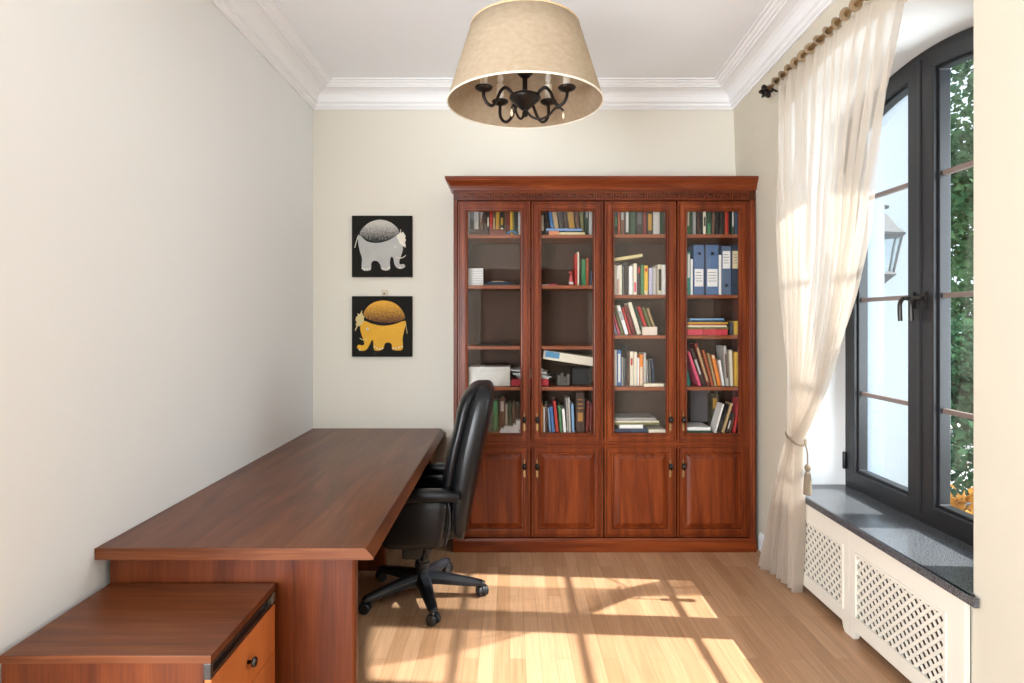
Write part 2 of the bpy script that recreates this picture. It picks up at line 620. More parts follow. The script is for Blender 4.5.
# right wall with the arched window opening
WY0, WY1, WZ0 = 2.25, 3.574, 0.55
def arch(y):
    return 2.828 - 0.32 * (y - 2.9) ** 2
bm = B()
NZ = 10
def wall_strip(ya, yb, za0, za1, zb0, zb1, n=NZ):
    for i in range(n):
        t0, t1 = i / n, (i + 1) / n
        a0, a1 = lerp(za0, za1, t0), lerp(za0, za1, t1)
        b0, b1 = lerp(zb0, zb1, t0), lerp(zb0, zb1, t1)
        quad(bm, (xw(ya, a0), ya, a0), (xw(yb, b0), yb, b0), (xw(yb, b1), yb, b1), (xw(ya, a1), ya, a1))
def ynear(z):
    return xw(2.1, z) * 600.0 / 463.6
NEARTOP = arch(WY0)
wall_strip(YB, 3.9, 0, ZC, 0, ZC)
wall_strip(3.9, 3.665, 0, ZC, 0, ZC)
for i in range(NZ):               # jamb strips beside the opening
    z0, z1 = WZ0 + (arch(WY1) - WZ0) * i / NZ, WZ0 + (arch(WY1) - WZ0) * (i + 1) / NZ
    quad(bm, (xw(3.665, z0), 3.665, z0), (xw(WY1, z0), WY1, z0), (xw(WY1, z1), WY1, z1), (xw(3.665, z1), 3.665, z1))
    z0, z1 = WZ0 + (NEARTOP - WZ0) * i / NZ, WZ0 + (NEARTOP - WZ0) * (i + 1) / NZ
    quad(bm, (xw(2.1, z0), ynear(z0), z0), (xw(1.6, z0), 1.6, z0), (xw(1.6, z1), 1.6, z1), (xw(2.1, z1), ynear(z1), z1))
wall_strip(3.665, WY1, arch(WY1), ZC, arch(WY1), ZC, 3)
wall_strip(ynear(NEARTOP), 1.6, NEARTOP, ZC, NEARTOP, ZC, 3)
quad(bm, (XR, 2.17, 0), (XR, 1.6, 0), (xw(1.6, WZ0), 1.6, WZ0), (xw(2.1, WZ0), ynear(WZ0), WZ0))
for ya, yb in ((1.6, 0.6), (0.6, -0.6), (-0.6, YR)):
    wall_strip(ya, yb, 0, ZC, 0, ZC)
NA = 16
yi = lambda s: lerp(ynear(NEARTOP), WY1, s)
yo = lambda s: lerp(WY0, WY1, s)
for i in range(NA):
    s0, s1 = i / NA, (i + 1) / NA
    wall_strip(yi(s0), yi(s1), arch(yo(s0)), ZC, arch(yo(s1)), ZC, 3)
# recess for the radiator under the sill
quad(bm, (1.80, 3.665, 0), (1.80, 2.17, 0), (1.80, 2.17, WZ0), (1.80, 3.665, WZ0))
quad(bm, (XR, 3.665, 0), (1.80, 3.665, 0), (1.80, 3.665, WZ0), (XR, 3.665, WZ0))
quad(bm, (XR, 2.17, 0), (1.80, 2.17, 0), (1.80, 2.17, WZ0), (XR, 2.17, WZ0))
# outer face, outside the opening
XO = 2.23
def oq(y0, y1, z0a, z1a, z0b, z1b):
    quad(bm, (XO, y0, z0a), (XO, y1, z0b), (XO, y1, z1b), (XO, y0, z1a))
oq(YB + .2, WY1, -1, 3.35, -1, 3.35); oq(WY0, YR - .2, -1, 3.35, -1, 3.35); oq(WY1, WY0, -1, .53, -1, .53)
for i in range(NA):
    oq(yo(i / NA), yo((i + 1) / NA), arch(yo(i / NA)), 3.35, arch(yo((i + 1) / NA)), 3.35)
quad(bm, (1.80, 2.17, .515), (1.80, 3.665, .515), (2.23, 3.665, .515), (2.23, 2.17, .515))
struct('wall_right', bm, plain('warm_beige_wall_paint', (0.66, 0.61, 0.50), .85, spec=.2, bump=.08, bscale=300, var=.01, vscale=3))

bm = B()      # white plaster of the reveal
for i in range(NA):
    s0, s1 = i / NA, (i + 1) / NA
    z0, z1 = arch(yo(s0)), arch(yo(s1))
    quad(bm, (xw(yi(s0), z0), yi(s0), z0), (2.06, yo(s0), z0), (2.06, yo(s1), z1), (xw(yi(s1), z1), yi(s1), z1))
for i in range(NZ):
    z0, z1 = WZ0 + (arch(WY1) - WZ0) * i / NZ, WZ0 + (arch(WY1) - WZ0) * (i + 1) / NZ
    quad(bm, (xw(WY1, z0), WY1, z0), (2.06, WY1, z0), (2.06, WY1, z1), (xw(WY1, z1), WY1, z1))
    z0, z1 = WZ0 + (NEARTOP - WZ0) * i / NZ, WZ0 + (NEARTOP - WZ0) * (i + 1) / NZ
    quad(bm, (xw(2.1, z0), ynear(z0), z0), (2.06, WY0, z0), (2.06, WY0, z1), (xw(2.1, z1), ynear(z1), z1))
struct('trim_1', bm, M['reveal'])
bm = B()      # stucco of the outer reveal
for i in range(NA):
    s0, s1 = i / NA, (i + 1) / NA
    z0, z1 = arch(yo(s0)), arch(yo(s1))
    quad(bm, (2.06, yo(s0), z0), (2.23, yo(s0), z0), (2.23, yo(s1), z1), (2.06, yo(s1), z1))
quad(bm, (2.06, WY1, .5), (2.23, WY1, .5), (2.23, WY1, arch(WY1)), (2.06, WY1, arch(WY1)))
quad(bm, (2.06, WY0, .5), (2.23, WY0, .5), (2.23, WY0, arch(WY0)), (2.06, WY0, arch(WY0)))
quad(bm, (2.06, WY0, .53), (2.27, WY0, .51), (2.27, WY1, .51), (2.06, WY1, .53))
struct('trim_2', bm, M['stucco'])

# unseen rear wall; window and hall opening are invented to steer the light
RW = (-3.25, -0.85, 0.35, 2.7)
bm = B()
box(bm, -3.6, RW[0], YR - .2, YR, 0, ZC); box(bm, RW[0], RW[1], YR - .2, YR, 0, RW[2]); box(bm, RW[0], RW[1], YR - .2, YR, RW[3], ZC)
box(bm, RW[1], -.5, YR - .2, YR, 0, ZC); box(bm, -.5, 1.35, YR - .2, YR, 2.4, ZC); box(bm, 1.35, 1.75, YR - .2, YR, 0, ZC)
struct('wall_rear', bm, M['wall'])
bm = B()
for x in (RW[0], -2.47, -1.69, RW[1] - .06):
    box(bm, x, x + .06, YR - .12, YR - .06, RW[2], RW[3])
for z in (RW[2], RW[3] - .06):
    box(bm, RW[0] + .06, RW[1] - .06, YR - .12, YR - .06, z, z + .06)
struct('added_rear_window', bm, M['frame'])
bm = B()        # added unlit hall, keeps bright reflections out of the bookcase glass
box(bm, -.82, -.62, -5.2, YR - .2, 0, 2.9); box(bm, 2.1, 2.3, -5.2, YR - .2, 0, 2.9); box(bm, -.82, 2.3, -5.4, -5.2, 0, 2.9); box(bm, -.82, 2.3, -5.2, YR - .2, 2.9, 3.0)
box(bm, 1.75, 2.3, YR - .21, YR - .2, 0, 2.9); box(bm, -.82, 2.3, -5.2, YR - .2, -.1, 0)
struct('added_dark_hall', bm, M['wall'])

# cornice, mitred round the room
prof = [(0.0, 3.045), (0.012, 3.045), (0.016, 3.056), (0.024, 3.060), (0.030, 3.068), (0.030, 3.080), (0.044, 3.088), (0.047, 3.098),
        (0.052, 3.118), (0.064, 3.136), (0.084, 3.150), (0.112, 3.158), (0.133, 3.160), (0.136, 3.168), (0.150, 3.170),
        (0.154, 3.178), (0.168, 3.182), (0.176, 3.191), (0.193, 3.192), (0.193, 3.2), (0, 3.2)]
path = [Vector((XL, YL)), Vector((XL, YB)), Vector((xw(YB, CORN), YB)), Vector((xw(2.93, CORN), 2.93)), Vector((xw(YR, CORN), YR))]
def off_pt(i, d):
    def nrm(a, b):
        t = (b - a).normalized()
        return Vector((t.y, -t.x))
    if i == 0: return path[0] + nrm(path[0], path[1]) * d
    if i == len(path) - 1: return path[-1] + nrm(path[-2], path[-1]) * d
    n1, n2 = nrm(path[i - 1], path[i]), nrm(path[i], path[i + 1])
    return path[i] + (n1 + n2) * (d / (1 + n1.dot(n2)))
for k, (i0, i1, nm) in enumerate(((0, 1, 'trim_3'), (1, 2, 'trim_4'), (2, 3, 'trim_5'), (3, 4, 'trim_6'))):
    bm = B()
    loft(bm, [[(*off_pt(i, d), z) for d, z in prof] for i in (i0, i1)])
    struct(nm, bm, M['trim'])

# skirting boards
bprof = [(0, 0), (0.016, 0), (0.016, 0.085), (0.012, 0.092), (0.012, 0.100), (0.006, 0.112), (0.004, 0.12), (0, 0.12)]
bm = B(); prism(bm, [(XR + .004 - d, z) for d, z in bprof], 'Y', 3.70, 4.0); struct('baseboard_right', bm, M['trim'])
bm = B(); prism(bm, [(XL - .001 + d, z) for d, z in bprof], 'Y', YL, YB); struct('baseboard_left', bm, M['trim'])
bm = B(); prism(bm, [(YB + .001 - d, z) for d, z in bprof], 'X', XL, -0.39); struct('baseboard_back', bm, M['trim'])

# ------------------------------------------------------------------ arched window
win = link('window_1', None)
win.location = (2.0, 2.912, 0.55)
win['kind'] = 'structure'
OFF[win.name] = Vector(win.location)
def arch_poly(ya, yb, z0, drop, n=18):
    pts = [(ya, z0), (yb, z0)]
    for i in range(n + 1):
        y = lerp(yb, ya, i / n)
        pts.append((y, arch(y) - drop))
    return pts
bm = ring(B(), arch_poly(WY0, WY1, .55, 0.0), arch_poly(WY0 + .03, WY1 - .03, .58, .032), 'X', 1.996, 2.075)
struct('window_frame', bm, M['frame'], win, bevel=.003)
struct('meeting_bar', box(B(), 1.982, 2.070, 2.900, 2.924, .584, arch(2.912) - .036), M['frame'], win, bevel=.004)
def sash(ya, yb, sa, sb, handle_y, hinge_y):
    bm = ring(B(), arch_poly(ya, yb, .582, .032), arch_poly(ya + sa, yb - sb, .650, .107), 'X', 1.988, 2.066)
    # glazing bead, a smaller step inside the opening
    ring(bm, arch_poly(ya + sa - .002, yb - sb + .002, .648, .105), arch_poly(ya + sa + .012, yb - sb - .012, .664, .119), 'X', 2.008, 2.062)
    s = obj('sash', bm, M['frame'], win, bevel=.004)
    obj('pane', prism(B(), arch_poly(ya + sa + .004, yb - sb - .004, .655, .112), 'X', 2.034, 2.040), M['glass'], s)
    for z in (1.104, 1.645, 2.219):
        obj('muntin', box(B(), 2.024, 2.050, ya + sa + .008, yb - sb - .008, z - .0115, z + .0115), M['muntin'], s, bevel=.003)
    for z in (0.70, 2.45):
        obj('hinge', lathe(B(), [(.009, -.05), (.011, -.045), (.011, .045), (.009, .05)], (1.982, hinge_y, z), 12), M['frame'], s, smooth=True)
    h = B()
    box(h, 1.976, 1.989, handle_y - .015, handle_y + .015, 1.585, 1.665)
    lathe(h, [(.011, -.04), (.011, 0)], (2.0, handle_y, 1.635), 12, 'X')
    tube(h, [(1.963, handle_y, 1.635), (1.955, handle_y + .004, 1.637), (1.948, handle_y + .02, 1.635), (1.946, handle_y + .038, 1.615),
             (1.948, handle_y + .044, 1.58), (1.950, handle_y + .043, 1.525)], .0105, 10, 5)
    obj('handle', h, M['black_metal'], s, smooth=False)
    return s
sash(2.918, 3.542, .082, .074, 2.955, 3.556)
sash(2.282, 2.906, .074, .088, 2.872, 2.268)

# sill
t = thing('window_sill', 'dark speckled granite window sill above the ivory radiator cover', 'window sill', (1.8, 2.9, .515))
bm = prism(B(), [(1.632, WY1 - .002), (2.012, WY1 - .002), (2.012, 2.255), (1.640, 2.14), (1.652, 2.108), (1.632, 2.108)], 'Z', .515, .55)
obj('sill_slab', bm, M['granite'], t, bevel=.004)

# radiator cover
def lattice_poly(y0, y1, z0, z1, slope, c, w):
    """band |(y + slope*z) - c| < w clipped to the rectangle"""
    poly = [(y0, z0), (y1, z0), (y1, z1), (y0, z1)]
    for sgn in (1, -1):
        f = lambda p: sgn * ((p[0] + slope * p[1]) - c) - w
        out = []
        for i in range(len(poly)):
            a, b = poly[i], poly[(i + 1) % len(poly)]
            fa, fb = f(a), f(b)
            if fa <= 0: out.append(a)
            if (fa < 0 < fb) or (fb < 0 < fa):
                s = fa / (fa - fb)
                out.append((lerp(a[0], b[0], s), lerp(a[1], b[1], s)))
        poly = out
        if len(poly) < 3: return None
    return poly
struct('recess_shade_board', box(B(), 1.72, 1.799, 2.19, 3.65, 0, .50), plain('recess_shade_paint', (0.11, 0.075, 0.05), .9))  # dark board painted to stand for the shade behind the lattice
rc = thing('radiator_cover', 'ivory radiator cover with two diagonal lattice panels under the sill', 'radiator cover', (1.66, 2.9, 0))
X0, X1 = 1.645, 1.666
def cover_unit(ya, yb, la, lb, name):
    outer = [(ya, .0), (ya + .035, .0), (ya + .05, .012), (ya + .06, .045), (yb - .06, .045), (yb - .05, .012), (yb - .035, 0), (yb, 0), (yb, .514), (ya, .514)]
    inner = [(la, .105), (la + .01, .105), (la + .03, .105), (la + .06, .105), (lb - .06, .105), (lb - .03, .105), (lb - .01, .105), (lb, .105), (lb, .424), (la, .424)]
    fr = obj(name, ring(B(), outer, inner, 'X', X0, X1), M['cover'], rc, bevel=.002)
    bm = B()
    ring(bm, [(la, .105), (lb, .105), (lb, .424), (la, .424)], [(la + .012, .117), (lb - .012, .117), (lb - .012, .412), (la + .012, .412)], 'X', X0 - .004, X0 + .006)
    obj('bead', bm, M['cover'], fr)
    bm = B()
    p = 0.0475
    for slope, xa, xb in ((1, X0 + .005, X0 + .010), (-1, X0 + .010, X0 + .015)):
        c = -1.0
        k = int((la - 1) / p) - 2
        while k * p < lb + 1:
            pl = lattice_poly(la, lb, .105, .424, slope, k * p, .0092)
            if pl: prism(bm, pl, 'X', xa, xb)
            k += 1
    obj('lattice', bm, M['cover'], fr)
cover_unit(2.912, 3.66, 2.96, 3.60, 'panel')
cover_unit(2.1705, 2.910, 2.262, 2.866, 'panel')

# ------------------------------------------------------------------ bookcase
F = 3.957
PX = 600.0 / F
def bx_(px): return (px - 510) / 600 * F
def bz_(py): return 1.53 + (320 - py) / 600 * F
BXL, BXR = bx_(453.5), bx_(755.3)
bk = thing('bookcase', 'tall cherry wood bookcase with four glass doors above four panelled cupboard doors', 'bookcase', ((BXL + BXR) / 2, 4.14, 0))
BT = 2.325                          # top board
bm = B(); box(bm, BXL, BXL + .024, F + .004, 4.31, .0, BT); obj('side_panel', bm, M['cab_z'], bk, bevel=.002)
bm = B(); box(bm, BXR - .024, BXR, F + .004, 4.31, .0, BT); obj('side_panel', bm, M['cab_z'], bk, bevel=.002)
XM = bx_(603.9)
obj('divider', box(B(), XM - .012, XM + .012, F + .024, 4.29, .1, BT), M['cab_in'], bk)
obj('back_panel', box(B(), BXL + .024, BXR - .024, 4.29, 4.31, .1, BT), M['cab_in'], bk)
obj('top_board', box(B(), BXL, BXR, F + .002, 4.31, BT, BT + .02), M['cab_x'], bk)
# fluted pilaster strips
for x0, x1 in ((BXL, bx_(457.2)), (bx_(749.3), BXR)):
    bm = B()
    w = x1 - x0
    box(bm, x0, x1, F - .004, F + .02, bz_(538), bz_(200.5))
    for q in (.22, .60):
        box(bm, x0 + w * q, x0 + w * (q + .2), F - .009, F - .003, bz_(535), bz_(203))
    obj('pilaster', bm, M['cab_z'], bk, bevel=.0015)
# plinth
bm = B(); box(bm, BXL - .006, BXR + .006, F - .008, 4.31, 0, bz_(541)); prism(bm, [(F - .008, bz_(541)), (F - .002, bz_(538)), (F + .01, bz_(538)), (F + .01, bz_(541))], 'X', BXL - .004, BXR + .004)
obj('plinth', bm, M['cab_x'], bk, bevel=.003)
# frieze with a key pattern
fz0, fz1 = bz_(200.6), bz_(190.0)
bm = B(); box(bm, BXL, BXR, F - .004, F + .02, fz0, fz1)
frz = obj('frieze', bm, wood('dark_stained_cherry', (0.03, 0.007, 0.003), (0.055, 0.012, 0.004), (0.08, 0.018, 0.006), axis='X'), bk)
bm = B()
kz0, kz1 = bz_(199.3), bz_(192.3)
box(bm, BXL + .02, BXR - .02, F - .012, F - .003, kz1 + .004, kz1 + .009)
box(bm, BXL + .02, BXR - .02, F - .012, F - .003, kz0 - .008, kz0 - .004)
ku = .056
n = int((BXR - BXL - .05) / ku)
xs = (BXL + BXR) / 2 - n * ku / 2
kb = .0062
hh = kz1 - kz0
for i in range(n):
    x = xs + i * ku
    w = ku * .86
    ya, yb = F - .013, F - .003
    if i % 2 == 0:
        box(bm, x, x + w, ya, yb, kz1 - kb, kz1); box(bm, x, x + kb, ya, yb, kz0, kz1 - kb)
        box(bm, x + kb, x + w, ya, yb, kz0, kz0 + kb); box(bm, x + w - kb, x + w, ya, yb, kz0 + kb, kz0 + hh * .68)
        box(bm, x + w * .36, x + w - kb, ya, yb, kz0 + hh * .68 - kb, kz0 + hh * .68); box(bm, x + w * .36, x + w * .36 + kb, ya, yb, kz0 + hh * .32, kz0 + hh * .68 - kb)
    else:
        box(bm, x, x + w, ya, yb, kz0, kz0 + kb); box(bm, x + w - kb, x + w, ya, yb, kz0 + kb, kz1)
        box(bm, x, x + w - kb, ya, yb, kz1 - kb, kz1); box(bm, x, x + kb, ya, yb, kz0 + hh * .32, kz1 - kb)
        box(bm, x + kb, x + w * .64, ya, yb, kz0 + hh * .32, kz0 + hh * .32 + kb)
obj('key_pattern', bm, M['cab_x'], frz)
# crown moulding swept round three sides
cz0 = fz1
cp = [(.006, cz0 - .002), (.012, cz0), (.014, cz0 + .008), (.020, cz0 + .012), (.024, cz0 + .022), (.034, cz0 + .036), (.050, cz0 + .050), (.058, cz0 + .054), (.058, cz0 + .062),
      (.064, cz0 + .066), (.064, cz0 + .080), (-.01, cz0 + .080), (-.01, cz0 - .002)]
bm = B()
def cpt(i, d):
    return [(BXL - d, 4.315), (BXL - d, F - d), (BXR + min(d, .046), F - d), (BXR + min(d, .046), 4.315)][i]
loft(bm, [[(*cpt(i, d * .82), z) for d, z in cp] for i in range(4)])
obj('cornice', bm, M['cab_x'], bk)
obj('cornice_top', box(B(), BXL - .02, BXR + .02, F - .02, 4.315, cz0 + .070, cz0 + .078), M['cab_x'], bk)
# shelves
ZS1, ZS2, ZS3, ZS4, ZS5 = 2.097, 1.761, 1.357, 1.085, 0.775
ZT2, ZT3 = 1.697, 1.428
def shelf(x0, x1, z):
    obj('shelf', box(B(), x0, x1, 3.985, 4.29, z - .023, z), M['cab_shelf'], bk, bevel=.0015)
for z in (ZS1, ZS2, ZS3, ZS4): shelf(BXL + .024, XM - .012, z)
for z in (ZS1 + .003, ZT2, ZT3, ZS4): shelf(XM + .012, BXR - .024, z)
obj('deck', box(B(), BXL + .024, BXR - .024, F + .026, 4.29, ZS5 - .04, ZS5), M['cab_shelf'], bk)
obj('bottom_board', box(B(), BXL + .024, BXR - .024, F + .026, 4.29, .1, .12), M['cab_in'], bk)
# doors
DX = [(457.6, 530.4, 'R'), (531.4, 603.2, 'L'), (604.6, 676.2, 'R'), (677.4, 749.0, 'L')]
def key_pull(x, z, parent):
    h = B()
    y = F - .002
    # long scrolled backplate with a dark drop knob
    prism(h, [(x - .007, z - .012), (x - .010, z), (x - .007, z + .014), (x - .003, z + .024), (x - .004, z + .034), (x, z + .048), (x + .004, z + .034), (x + .003, z + .024), (x + .007, z + .014), (x + .010, z), (x + .007, z - .012),
              (x + .003, z - .026), (x + .008, z - .040), (x + .006, z - .054), (x + .008, z - .066), (x, z - .078), (x - .008, z - .066), (x - .006, z - .054), (x - .008, z - .040), (x - .003, z - .026)], 'Y', y - .003, y + .001)
    obj('handle', h, M['brass'], parent)
    k = lathe(B(), [(.004, 0), (.005, -.010), (.014, -.014), (.015, -.020), (.011, -.027), (.001, -.030)], (0, 0, 0), 14, 'Y')
    for v in k.verts:
        v.co.z *= 1.5
    bmesh.ops.translate(k, verts=k.verts, vec=(x, y - .001, z))
    obj('knob', k, M['bronze'], parent, smooth=True)
ZD0, ZD1 = bz_(443.4), bz_(201.2)
for i, (a, b, hs) in enumerate(DX):
    x0, x1 = bx_(a), bx_(b)
    bm = B()
    rect_loft(bm, x0, x1, ZD0, ZD1, [(0, F + .02), (0, F + .004), (.003, F), (.011, F), (.012, F + .010), (.016, F + .010), (.018, F - .001),
                                     (.025, F - .001), (.026, F + .003), (.048, F + .003), (.050, F + .010), (.0525, F + .010), (.054, F - .004), (.059, F - .003), (.066, F + .008), (.066, F + .02)], cap=False, close=True)
    d = obj('glass_door', bm, M['cab_z'], bk)
    obj('door_glass', box(B(), x0 + .062, x1 - .062, F + .011, F + .014, ZD0 + .062, ZD1 - .062), M['cab_glass'], d)
    kx = x1 - .04 if hs == 'R' else x0 + .038
    key_pull(kx, bz_(419.5), d)
ZL0, ZL1 = bz_(537.0), bz_(445.4)
obj('mid_rail', box(B(), BXL + .024, BXR - .024, F + .0065, F + .0255, ZL1 - .02, ZD0 + .02), M['cab_x'], bk)
for i, (a, b, hs) in enumerate(DX):
    x0, x1 = bx_(a), bx_(b)
    bm = B()
    rect_loft(bm, x0, x1, ZL0, ZL1, [(0, F + .02), (0, F + .004), (.003, F), (.010, F), (.011, F + .010), (.015, F + .010), (.017, F - .001), (.024, F - .001),
                                     (.025, F + .003), (.044, F + .003), (.048, F - .005), (.054, F - .004), (.056, F + .018), (.061, F + .018), (.088, F + .006), (.089, F + .001), (.093, F + .0)])
    d = obj('cupboard_door', bm, M['cab_z'], bk)
    kx = x1 - .04 if hs == 'R' else x0 + .038
    key_pull(kx, bz_(466.0), d)

# ------------------------------------------------------------------ books
SY = 4.03
def sx(px, y=SY): return (px - 510) / 600 * y
def sz(py, y=SY): return 1.53 + (320 - py) / 600 * y
PAGES = plain('book_pages', (0.72, 0.66, 0.52), 0.9)
ORD = ['', 'first', 'second', 'third', 'fourth', 'fifth', 'sixth', 'seventh', 'eighth', 'ninth', 'tenth', 'eleventh', 'twelfth', 'thirteenth', 'fourteenth', 'fifteenth', 'sixteenth', 'seventeenth']

def make_book(w, h, d, col, label, group, name='book', cat='book', marks=None, pages=True, hard=True):
    """book standing on z=0, spine towards -Y, centred in X; marks = (zfrac0, zfrac1, colour)"""
    tb = min(.0028, w * .16)
    bm = B()
    rnd = min(.004, w * .25)
    prism(bm, [(-w / 2, d), (-w / 2, rnd), (-w / 2 + rnd * .4, rnd * .3), (0, 0), (w / 2 - rnd * .4, rnd * .3), (w / 2, rnd), (w / 2, d), (w / 2 - tb, d), (w / 2 - tb, rnd + .002), (-w / 2 + tb, rnd + .002), (-w / 2 + tb, d)],
          'Z', 0, h)
    o = obj(name, bm, paint(col), None)
    tag(o, label, cat, group)
    if pages:
        pb = B(); box(pb, -w / 2 + tb, w / 2 - tb, rnd + .002, d - .004, .003, h - .004)
        obj('pages', pb, PAGES, o)
    if marks:
        for z0, z1, c in marks:
            mb = B()
            ww = w * .36
            prism(mb, [(-ww, .0012), (0, -.0012), (ww, .0012), (ww, .0024), (-ww, .0024)], 'Z', h * z0, h * z1)
            obj('spine_label', mb, paint(c), o)
    return o

C_ = dict(
    black=(28, 27, 26), dark=(48, 42, 38), dkbrown=(62, 42, 33), brown=(96, 66, 48), tan=(178, 150, 108), gold=(176, 132, 48), yellow=(214, 170, 58), cream=(222, 212, 188),
    white=(232, 230, 224), grey=(150, 148, 142), lgrey=(186, 182, 174), dgrey=(84, 84, 82), red=(176, 44, 40), dkred=(112, 32, 30), pink=(214, 84, 112), dkgreen=(36, 62, 42), green=(64, 122, 78),
    olive=(112, 112, 62), teal=(46, 140, 122), blue=(58, 112, 170), dkblue=(44, 60, 84), navy=(36, 52, 74), orange=(226, 132, 52), lavender=(186, 184, 204), rust=(164, 78, 42), sky=(120, 160, 196))
CN = dict(black='black', dark='near-black', dkbrown='dark brown', brown='brown', tan='tan', gold='dull gold', yellow='yellow', cream='cream', white='white', grey='grey', lgrey='light grey', dgrey='dark grey',
          red='red', dkred='dark red', pink='pink', dkgreen='dark green', green='green', olive='olive', teal='teal', blue='blue', dkblue='dark blue', navy='navy', orange='orange', lavender='lavender', rust='rust brown', sky='pale blue')
def cc(k): return srgb(*C_[k])

def row(door, shelf_name, zbase, specs, base_py, y=SY, depth=.16, extra=''):
    """specs: (x0px, x1px, toppx, colour, lean degrees, marks, word)"""
    grp = 'books on the %s shelf behind the %s glass door' % (shelf_name, ORD[door])
    xlim = -9
    for i, s in enumerate(specs):
        x0, x1, tp, c = s[:4]
        lean = s[4] if len(s) > 4 and s[4] is not None else 0
        marks = s[5] if len(s) > 5 else None
        X0, X1 = sx(x0, y), sx(x1, y)
        w = max(X1 - X0 - .001, .008)
        a = math.radians(lean)
        zt = sz(tp, y)
        h = max(.05, (zt - zbase))
        if abs(lean) > 1:
            w = w * math.cos(a)
            h = (h - w * abs(math.sin(a))) / math.cos(a)
        size = 'thin ' if w < .016 else ('thick ' if w > .036 else '')
        extra_w = 'marked ' if marks else ''
        tilt = 'leaning ' if abs(lean) > 1 else ''
        label = '%s%s%s book, %s from left on the %s shelf behind the %s glass door' % (tilt, size, CN[c], ORD[i + 1], shelf_name, ORD[door])
        if tilt and size and len(CN[c].split()) > 1:
            label = label.replace('on the', 'on')
        o = make_book(w, h, depth * random.uniform(.88, 1.0), cc(c), label, grp, marks=marks)
        # lean > 0: top tips to the left; rest on the lower corner
        cx = (X0 + X1) / 2
        if abs(lean) > 1:
            o.rotation_euler = (0, -a, 0)
            o.location = (cx, y, zbase + abs(math.sin(a)) * w / 2 + .0004)
        else:
            o.location = (cx, y, zbase + .0004)

def flat(name, cat, label, x0, x1, z0, z1, y0, depth, col, group=None, tilt=0, pages=True, marks=None):
    """book or folder lying flat, spine to the camera"""
    w, h = z1 - z0, sx(x1, y0) - sx(x0, y0)
    o = make_book(w, h, depth, col, label, group, name, cat, marks, pages)
    a = math.radians(tilt)
    # local +Z along world +X: rotate 90 deg about Y
    o.rotation_euler = (0, PI / 2 - a, 0)
    o.location = (sx(x0, y0), y0, (z0 + z1) / 2 + .0006)
    return o

W = 'white'
lab = lambda a, b, c='cream': [(a, b, cc(c))]
# door 1, top: standing books behind, flat brown ones before them
row(1, 'top', ZS1, [(467, 470, 207, 'lgrey'), (470, 474, 206, 'black'), (474, 478.6, 206, 'lgrey', 0, lab(.5, .9, 'grey')), (479, 483, 207, 'brown'), (483, 486.8, 205, 'dkbrown'), (487, 489.3, 207, 'black', 0, lab(.35, .65)),
                    (489.5, 492.6, 208, 'red'), (492.6, 495.6, 205, 'brown', 0, lab(.2, .6, 'tan')), (495.6, 499.6, 206, 'gold'), (499.8, 504, 205, 'black', 0, [(.15, .28, cc('cream')), (.38, .6, cc('gold')), (.8, .9, cc('grey'))]), (504.2, 507, 205, 'brown'),
                    (507, 510, 207, 'dkred'), (510, 512.8, 205, 'yellow'), (512.8, 514.6, 206, 'olive'), (514.6, 518, 204, 'dark'), (518, 521, 207, 'lgrey')], 234.6, y=4.105, depth=.16)
flat('book', 'book', 'long brown book lying before the upright row on top shelf behind first glass door', 469, 487.5, ZS1, ZS1 + .038, 4.0, .085, cc('dkbrown'), 'brown books lying on the top shelf')
flat('book', 'book', 'brown book lying beside a blue ornament on top shelf behind first glass door', 489.5, 505, ZS1, ZS1 + .038, 4.0, .085, srgb(104, 52, 44), 'brown books lying on the top shelf')
bm = B(); tube(bm, [(sx(507.3), 4.04, ZS1 + .006), (sx(508.6), 4.04, ZS1 + .020), (sx(511.5), 4.035, ZS1 + .030), (sx(514.5), 4.03, ZS1 + .026), (sx(516.8), 4.03, ZS1 + .007)], .0065, 12, 6)
o = obj('ornament', bm, paint(srgb(70, 120, 160), .2), None, smooth=True); tag(o, 'small blue curved ornament at the right end of top shelf behind first glass door', 'ornament')
# door 2, top
row(2, 'top', ZS1, [(540.5, 544.5, 206, 'black', 0, lab(.2, .7)), (545, 547, 206, 'dark'), (552.4, 555.5, 207, 'blue', 9), (556, 560.5, 206, 'tan', 9), (561, 565.5, 206, 'dark', 8), (566, 569.5, 206, 'dkbrown', 6),
                    (570, 576, 206, 'gold', 6), (577, 580.5, 206, 'brown', 5), (581, 584.5, 206, 'olive', 3), (585, 588.8, 205, 'dkgreen', 0, lab(.6, .8, 'grey')), (589, 592.4, 206, 'lgrey')], 234.6, y=4.105, depth=.15)
flat('book', 'book', 'orange-spined book lying under a blue one on top shelf behind second glass door', 549, 559, ZS1, ZS1 + .026, 4.0, .085, srgb(206, 130, 88), 'books lying on the top shelf of the second door')
flat('book', 'book', 'cream and green book lying under the blue one on top shelf, second glass door', 559.5, 585, ZS1, ZS1 + .018, 4.0, .085, srgb(200, 186, 140), 'books lying on the top shelf of the second door')
flat('book', 'book', 'pale blue book lying on top of two others on top shelf, second glass door', 546.5, 582, ZS1 + .0265, ZS1 + .044, 4.002, .085, srgb(110, 140, 180), 'books lying on the top shelf of the second door')
